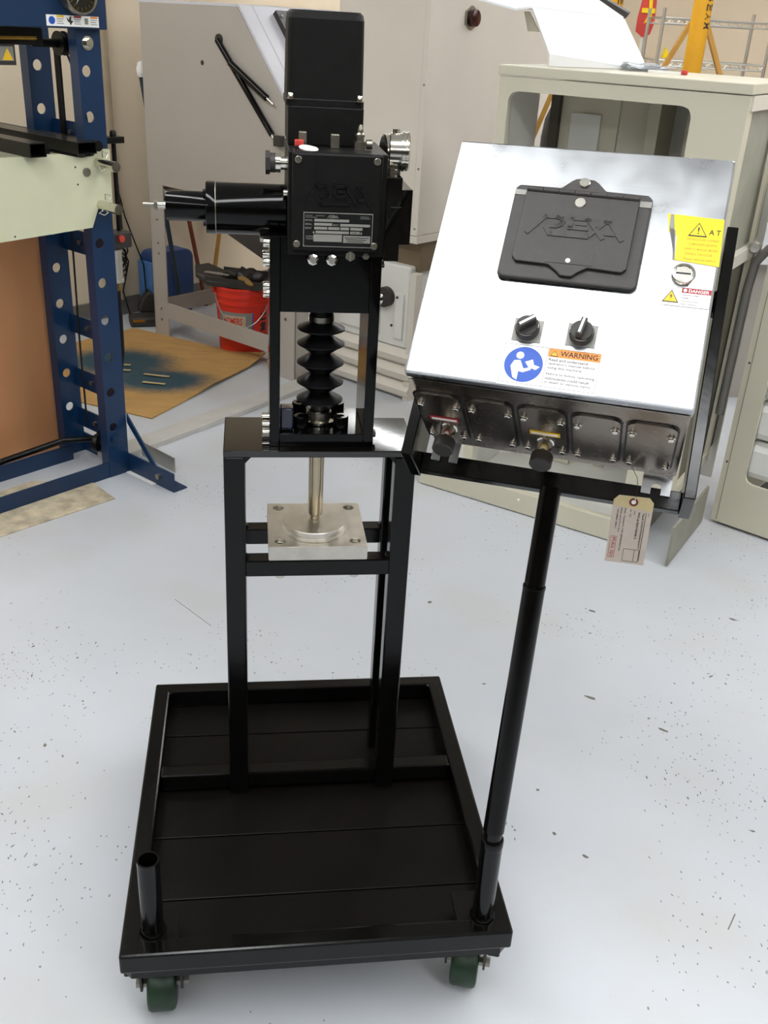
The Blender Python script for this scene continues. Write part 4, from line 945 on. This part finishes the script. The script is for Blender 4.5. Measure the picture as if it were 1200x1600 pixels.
    G().cyl((.20,-.02,0),(-.012,-.02,1.29),.013,12).build('mop_handle', mat('dark_teal_paint', '#20323c', rough=.5), tm)
    G().lathe([(.010,0),(.020,.012),(.024,.04),(.016,.070),(.0001,.078)], (-.012,-.02,1.285), (0,0,1), 14).build('mop_head', PAPER, tm)
    t5 = thing('battery_charger', 'black battery charger with cable coil on the floor by the wall', 'charger', (-1.41,5.42,0), .35)
    G().box(-.09,.10,-.06,.06,0,.055,.012).build('charger_base', BLKPL, t5)
    G().prism([(-.03,.06,.05),(.10,.06,.05),(.09,.06,.13),(.03,.06,.17),(-.01,.06,.12)], (0,.09,0)).build('charger_body', BLKPL, t5, bev=.01)
    G().box(-.075,-.01,-.0605,-.0600,.030,.045).build('charger_light', BRASS, t5)
    G().tube([(.02,.10,.16),(.02,.16,.30),(-.06,.22,.55),(-.10,.20,.75),(-.20,.10,.86)], .004, 6).build('cable', RUB, t5)
    pts = []
    for k in range(60):
        a = k*.55; pts.append((-.11+.030*math.cos(a)+.01*math.sin(k*.9), .05, .30+.0018*k+.05*math.sin(a)))
    G().tube([(-.08,.02,.05),(-.11,.05,.18)]+pts+[(-.10,.06,.75)], .0045, 5).build('cable_coil', RUB, t5)
build_under_cabinet()

# ================================================================== ivory cabinet behind the actuator
def build_ivory_cabinet():
    ox, oy = 3.466, 2.698
    t = rthing('dust_cabinet', 'tall ivory sheet metal cabinet standing behind the black actuator', 'cabinet', ox, oy)
    G().box(0, 1.05, 0, .50, .770, 2.05, .004).build('body', BEIGEW, t)
    G().box(-.004, 1.05, -.004, .50, .737, .769, .002).build('bottom_rim', BEIGEW, t)
    G().box(-.0015, -.0001, .030, .46, .80, 2.0).build('side_seam_panel', BEIGEW, t)
    for y, z in ((.015,1.38),(.015,1.05),(.015,.80)): G().lathe([(.005,0),(.005,.002),(.0001,.003)], (0,y,z), (-1,0,0), 10).build('rivet', STEELD, t)
    kn = G().hexp((.265,-.0001,1.637),(.265,-.012,1.637),.046).build('knob_plate', STEELD, t)
    G().lathe([(.030,0),(.034,.008),(.032,.020),(.018,.026),(.0001,.027)], (.265,-.012,1.637), (0,-1,0), 28).build('knob', COPPERT, kn)
    # recessed throat with its shade put into the brown, white access panel, ribbed base
    G().box(.06, 1.0, .02, .48, .60, .737).build('throat', mat('brown_painted_shade', '#6b5c45', rough=.6), t)
    wp = G().box(.02, 1.0, .04, .50, .245, .625, .01).build('access_panel', WPANEL, t)
    G().box(.010, .020, .06, .11, .285, .50, .004).box(.010,.020,.20,.45,.285,.50,.004).build('panel_boss', WPANEL, wp)
    G().lathe([(.046,0),(.046,.030),(.030,.034),(.0001,.034)], (.02,.165,.470), (-1,0,0), 28).build('hose_port', BLKPL, wp)
    G().lathe([(.022,0),(.020,.02),(.0001,.022)], (-.014,.175,.455), (-1,0,0), 20).build('port_cap', CHROME, wp)
    for y, z in ((.095,.480),(.120,.345)): G().lathe([(.006,0),(.006,.006),(.0001,.007)], (.010,y,z), (-1,0,0), 10).build('panel_bolt', BLKPL, wp)
    for k in range(3):
        z0 = .005+k*.080
        g = G().prism([(.03,0,z0),(.005,0,z0+.018),(.0,0,z0+.045),(.03,0,z0+.078),(.9,0,z0+.078),(.9,0,z0)], (0,.50,0)); g.build('base_rib', BEIGEW, t)
    G().box(.015, .06, -.002, .035, 0, .600, .002).build('corner_leg', BEIGEW, t)
    G().box(1.0, 1.05, 0, .045, 0, .737, .002).build('corner_leg', BEIGEW, t)
build_ivory_cabinet()

# ================================================================== beige open cabinet (centre right)
C1 = math.radians(-30.53); C1O = Vector((.131, 3.487, 0))
def c1(x, y, z=0): return C1O+Vector((math.cos(C1),math.sin(C1),0))*x+Vector((-math.sin(C1),math.cos(C1),0))*y+Vector((0,0,z))
def build_beige_cabinet():
    t = thing('equipment_cabinet', 'beige open-fronted metal cabinet standing behind the control box', 'cabinet', C1O, C1)
    D = .62
    G().box(.172, .962, -.004, D, 1.474, 1.503, .003).build('lid', BEIGE, t)
    # front frame with the big opening
    fr = G(); fr.box(.178, .213, 0, .030, .085, 1.471).box(.800, .957, 0, .030, .22, 1.471).box(.213, .800, 0, .030, 1.430, 1.471)
    fr.build('front_frame', BEIGE, t)
    for x, s_ in ((.213, 1), (.800, -1)):
        G().prism([(x,0,1.430),(x+s_*.03,0,1.430),(x+s_*.012,0,1.424),(x+s_*.004,0,1.414),(x,0,1.400)], (0,.030,0)).build('corner_fillet', BEIGE, t)
    G().box(0, .865, -.002, .03, .004, .085, .002).build('base_rail', BEIGE, t)
    G().box(.855, .865, .03, .60, .004, .068).build('base_rail', mat('olive_edge_paint', '#6f6c60', rough=.5), t)
    G().box(.02, .865, .03, D, .070, .082).build('cabinet_floor', WPANEL, t)
    for x in (.05, .42, .80): G().lathe([(.005,0),(.004,.002),(.0001,.003)], (x,-.002,.055), (0,-1,0), 10).build('rail_rivet', PAPER, t)
    # back and inner panels
    G().box(.30, .957, D-.02, D, .085, 1.46).build('back_panel', WPANEL, t)
    G().box(.218, .250, .34, .37, .085, 1.45).build('inner_post', mat('dark_olive_paint', '#3d3a30', rough=.5), t)
    ip = G().box(.252, .46, .36, .372, .085, 1.46).build('inner_panel', BEIGE, t)
    G().box(.290, .40, .352, .3595, .60, 1.36, .003).build('pressed_field', WPANEL, ip)
    for x in (.285, .425): G().lathe([(.006,0),(.006,.004)], (x,.36,1.415), (0,-1,0), 10).build('panel_bolt', BLKPL, ip)
    G().box(.54, .58, .42, .59, .085, 1.46).build('inner_rib', BEIGE, t)
    G().box(.66, .70, .46, .59, .085, 1.46).build('inner_rib', BEIGE, t)
    G().box(.178, .190, .031, .30, .085, 1.45).build('side_panel', WPANEL, t)
    # right side: posts and rails
    G().box(.945, .957, .030, .060, .22, 1.471).build('side_post', BEIGE, t)
    G().box(.945, .957, .44, .475, .22, 1.471).build('side_post', BEIGE, t)
    G().box(.935, .960, .060, .475, .955, .995).build('side_rail', BEIGEW, t)
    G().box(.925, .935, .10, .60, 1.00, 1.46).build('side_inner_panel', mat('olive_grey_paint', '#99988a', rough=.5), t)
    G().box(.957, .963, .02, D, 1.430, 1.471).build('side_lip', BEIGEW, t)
    G().box(.930, .940, .10, .60, .22, .950).build('side_inner_panel', mat('olive_painted_shade', '#5d584a', rough=.5), t)  # shade of the lower side opening put into the panel colour
    G().box(1.000, 1.008, -.06, .36, .004, .150).build('side_skirt', mat('grey_olive_sheet', '#8d8a7b', rough=.5), t)
    G().box(.935, .958, .030, .475, .200, .236).build('side_rail', BEIGE, t)
    for y in (.05, .55): G().box(.815, .850, y, y+.035, .082, .225).build('leg', BEIGE, t)
    # hose at right
    G().tube([c for c in ((1.12,.36,1.02),(1.02,.40,1.0),(.985,.42,.95),(.975,.43,.85),(.972,.44,.40))], .016, 10).build('grey_hose', GREYH, t)
    G().lathe([(.020,0),(.022,.006),(.014,.02),(.0001,.021)], (.975,.40,1.0), (.3,-1,0), 16).build('hose_clamp', SILVP, t)
build_beige_cabinet()
def build_on_cabinet():
    # bent white hood sheet
    t = thing('sheet_hood', 'large bent white sheet metal hood resting on top of the beige cabinet', 'hood', c1(.292,.10,1.5035), C1)
    o = Vector((.292,.10,1.5035))
    def V(x, y, z): return Vector((x, y, z))-o
    F = [V(.292,.10,1.5040), V(.490,.48,1.5040), V(.392,.45,1.653), V(.237,.05,1.664), V(.294,.09,1.539)]
    g = G(); n = (F[1]-F[0]).cross(F[3]-F[0]).normalized()
    g.prism([F[0], F[1], F[2], F[3], F[4]], n*.006).build('front_sheet', WHITEM, t)
    T = [V(.237,.05,1.664), V(.392,.45,1.653), V(.17,.48,1.76), V(-.02,-.06,1.70), V(.207,.0,1.655)]
    n = (T[1]-T[0]).cross(T[3]-T[0]).normalized()
    G().prism(T, n*.006).build('top_sheet', WHITEM, t)
    G().prism([V(.395,.45,1.654), V(.175,.465,1.750), V(.17,.485,1.770), V(.398,.475,1.672)], (.0,.02,.004)).build('black_edge', BLKPL, t)
    G().prism([V(.225,.06,1.655), V(.262,.07,1.600), V(.215,.09,1.600), V(.200,.08,1.655)], (0,.01,0)).build('inner_flange', BEIGE, t)
    # clear bag
    bm = bmesh.new(); bmesh.ops.create_icosphere(bm, subdivisions=3, radius=1)
    for v in bm.verts:
        k = 1+.15*math.sin(7*v.co.x+4*v.co.y)+.10*math.cos(11*v.co.y+3*v.co.z); v.co = Vector((v.co.x*.085*k, v.co.y*.10*k, (v.co.z+1.0)*.0115*k))
    o2 = G().bm(bm, True).build('plastic_bag', CLEAR); place(o2, c1(.515,.38,1.5035), C1); tag(o2, 'crumpled clear plastic bag lying on the beige cabinet top', 'bag')
    t3 = thing('cable_tie', 'thin white strip with red tip on the beige cabinet top', 'strip', c1(.62,.28,1.5035), C1-.1)
    G().prism([(-.06,-.006,0),(.05,-.004,0),(.05,.004,0),(-.06,.008,0)], (0,0,.008)).build('strip_body', PAPER, t3)
    G().box(.05,.068,-.008,.008,0,.014,.003).build('red_tip', ORED, t3)
build_on_cabinet()
def build_behind_cabinet():
    o = G().lathe([(.11,0),(.12,.01),(.12,1.22),(.112,1.29),(.09,1.345),(.045,1.375),(.0001,1.38)], (0,0,0), (0,0,1), 32).build('black_tank', BLKPL); o.location = c1(.075,.92); tag(o, 'black domed tank standing behind the beige cabinet', 'tank')
    A, B = c1(-.43,.72,0), c1(.055,.76,1.44); o = G().prism([(-.009,-.009,0),(.009,-.009,0),(.009,.009,0),(-.009,.009,0)], B-A).build('timber_batten', WOODY); o.location = A; tag(o, 'thin yellow timber batten leaning in front of the black tank', 'batten')
build_behind_cabinet()

# ================================================================== right-hand cabinet with pads
def build_right_cabinet():
    ox, oy = 3.33, 1.120
    t = rthing('side_cabinet', 'beige cabinet at the right picture edge with white pads in its opening', 'cabinet', ox, oy)
    fr = G(); fr.box(0, .012, -.088, 0, .012, 1.30).box(0, .012, -.88, -.088, .012, .190).box(0, .012, -.88, -.80, .190, 1.30).box(0, .012, -.80, -.088, .78, 1.30)
    fr.build('front_panel', BEIGE, t)
    G().box(-.0012, -.0001, -.0215, -.0205, .02, 1.29).build('panel_seam', INK, t)
    G().prism([(0,-.088,.19),(0,-.120,.19),(0,-.100,.196),(0,-.092,.206),(0,-.088,.225)], (.012,0,0)).build('corner_fillet', BEIGE, t)
    G().box(.012, .55, -.012, 0, .012, 1.30).build('side_panel', BEIGE, t)
    G().box(.012, .55, -.88, -.868, .012, 1.30).build('side_panel', BEIGE, t)
    G().box(0, .55, -.88, 0, 1.30, 1.312).build('top_panel', BEIGEW, t)
    G().box(.02, .55, -.86, -.02, 0, .012).build('base', BLKPL, t)
    for z in (.93, .62, .25): G().lathe([(.004,0),(.004,.001)], (0,-.013,z), (-1,0,0), 8).build('rivet', INK, t)
    for k in range(4):
        z0 = .200+k*.147
        G().box(.020, .20, -.80, -.060, z0, z0+.140, .030).build('white_pad', WPANEL, t)
build_right_cabinet()

# ================================================================== far right background
def build_far():
    t = thing('safety_column', 'yellow painted steel column behind the beige cabinet top', 'column', (1.606,6.2,0))
    G().cyl((0,0,0),(0,0,CEIL-.002),.052,28).build('column_shaft', YEL, t)
    def ring_letters(parent, s_list, r, a, z0, dz):
        for k, s_ in enumerate(s_list):
            o = text('lettering', s_, BLKPL, parent, (0,0,0), (1,0,0), (0,1,0), width=.034, height=.044)
            for v in o.data.vertices:
                x, yy = v.co.x, v.co.y; an = a+(yy-.02)/r; v.co = ((r+.002)*math.cos(an), (r+.002)*math.sin(an), z0-k*dz-x)
    ring_letters(t, 'BEAM', .052, -1.0, 1.835, .046)
    t2 = thing('safety_column', 'yellow column with black lettering above the white hood', 'column', (1.185,6.6,0))
    G().cyl((0,0,0),(0,0,CEIL-.002),.052,28).build('column_shaft', YEL, t2)
    ring_letters(t2, 'BEAM', .052, -1.0, 1.850, .046)
    t3 = thing('signal_flag', 'red and yellow safety paddle on a white pole against the far wall', 'flag', (1.60,7.6,0))
    G().cyl((0,0,0),(-.01,0,1.75),.014,12).build('flag_pole', BEIGEW, t3)
    G().prism([(x, -.02, z) for x, z in ((-.03,1.98),(.04,1.98),(.055,1.70),(.035,1.625),(-.015,1.605),(-.065,1.64),(-.065,1.72))], (0,.012,0)).build('red_paddle', ORED, t3)
    G().prism([(x, -.0265, z) for x, z in ((-.020,1.98),(.010,1.98),(.028,1.73),(.010,1.62),(.002,1.62),(-.002,1.70),(-.020,1.69),(.005,1.75))], (0,.006,0)).box(-.045,.045,-.0275,-.0205,1.755,1.785).build('yellow_band', YELP, t3)
    t4 = thing('wire_shelf', 'chrome wire shelving rack standing behind the yellow column', 'shelf', (1.58,7.0,0), .02)
    W_, D_ = .70, .40
    for x in (0, W_):
        for y in (0, D_):
            G().cyl((x,y,0),(x,y,1.78),.011,10).build('upright', SILVP, t4)
    for z in (.25, .75, 1.48, 1.725):
        for y in (0, D_):
            G().cyl((0,y,z),(W_,y,z),.0045,8).cyl((0,y,z-.032),(W_,y,z-.032),.0045,8).tube([(W_*k/24, y, z-(.032 if k % 2 else 0)) for k in range(25)], .003, 5).build('truss_rail', SILVP, t4)
        for x in (0, W_): G().cyl((x,0,z),(x,D_,z),.0045,8).build('side_rail', SILVP, t4)
        if z < 1:
            for k in range(1, 14): G().cyl((W_*k/14,0,z),(W_*k/14,D_,z),.0025,6).build('deck_wire', SILVP, t4)
    o = G().prism([(0,0,0),(.05,0,.012),(.018,0,.065)], (0,.04,0)).build('yellow_wedge', YELP); o.location = (1.61,7.0,1.489); tag(o, 'small yellow wedge on the lower wire shelf rail', 'wedge')
    for nm, lab, m, a, b in (('timber_brace', 'dark timber brace leaning left of the yellow column', WOODY, (.95,6.5,0.02), (1.634,6.5,1.70)), ('timber_brace', 'pale timber brace leaning right of the yellow column', WOODY, (2.30,6.4,0.02), (1.685,6.4,1.72))):
        A, B = Vector(a), Vector(b); A.z = 0
        k = G(); d = B-A
        if lab.startswith('pale'): A = Vector((2.53,6.4,0)); d = Vector((1.688,6.4,1.715))-A
        else: A = Vector((.82,6.5,0)); d = Vector((1.634,6.5,1.70))-A
        o = G().prism([(-.014,-.02,0),(.014,-.02,0),(.014,.02,0),(-.014,.02,0)], d).build(nm, m); o.location = A; tag(o, lab, 'timber')
    # oak door in the back wall
    p = Vector((2.95, 8.3, 0)); X = RX1-.03
    yy = -(p.x*.779-p.y*.627)
    dr = struct(G().box(X-.02, X+.028, 2.75-.9, 2.75, 0, 2.10).build('door_1', DOORM)); place(dr, (0,0,0), ROOM)
    kn = G().lathe([(.012,0),(.012,.02),(.028,.03),(.026,.05),(.0001,.055)], (X-.02, 2.68, 1.0), (-1,0,0), 20).build('door_knob', SILVP, dr)
    # red machine and white bench glimpsed past the cabinets
    t5 = thing('tool_chest', 'bright red tool chest at the right edge behind the cabinets', 'tool chest', (1.62,4.72,0), .1)
    G().box(0,.60,0,.40,.985,1.30,.006).build('chest_body', RED, t5)
    G().box(0,.60,-.006,0,1.005,1.012).build('trim_strip', YELP, t5)
    G().box(-.02,.62,-.03,.42,.955,.984,.003).build('chest_tray', WHITEM, t5)
    G().box(0,.60,.02,.40,.87,.955).build('dark_drawer', DARKST, t5)
    G().box(-.05,.65,-.05,.45,.68,.869,.005).build('white_drawer', WHITEM, t5)
    G().box(0,.60,.02,.40,0,.679).build('chest_base', GREYM, t5)
build_far()

# ------------------------------------------------------------------ chips and scratches in the floor paint
def build_floor_marks():
    chip = mat('bare_chip', '#6a665d', rough=.8, var=.2)
    for x, y, L_, W_, a in ((.586,2.167,.022,.006,-.5), (.757,2.045,.017,.004,-.6), (.401,1.794,.006,.004,0), (.159,2.608,.010,.007,.3), (.664,2.612,.016,.006,-.3), (1.102,2.612,.018,.005,-.4),
                            (-.782,1.846,.006,.005,.2), (.482,1.593,.012,.004,-.8), (.423,1.655,.007,.004,-1.0), (.757,1.439,.024,.0012,1.0), (-.551,2.470,.095,.0008,-.78), (.95,2.30,.012,.003,.5), (.30,2.20,.008,.003,.1), (-.95,2.25,.007,.004,.9), (.88,1.70,.008,.003,-.2)):
        c_, s_ = math.cos(a), math.sin(a)
        pts = [(L_*(.5+.5*random.random())*math.cos(t)*c_-W_*(.6+.6*random.random())*math.sin(t)*s_, L_*(.5+.5*random.random())*math.cos(t)*s_+W_*(.6+.6*random.random())*math.sin(t)*c_, .0) for t in [2*PI*k/8 for k in range(8)]] if W_ > .002 else \
              [(-L_*c_+W_*s_, -L_*s_-W_*c_, 0), (L_*c_+W_*s_, L_*s_-W_*c_, 0), (L_*c_-W_*s_, L_*s_+W_*c_, 0), (-L_*c_-W_*s_, -L_*s_+W_*c_, 0)]
        o = G().prism(pts, (0,0,.0004)).build('paint_chip', chip, flo); o.location = (x, y, .0001)
build_floor_marks()
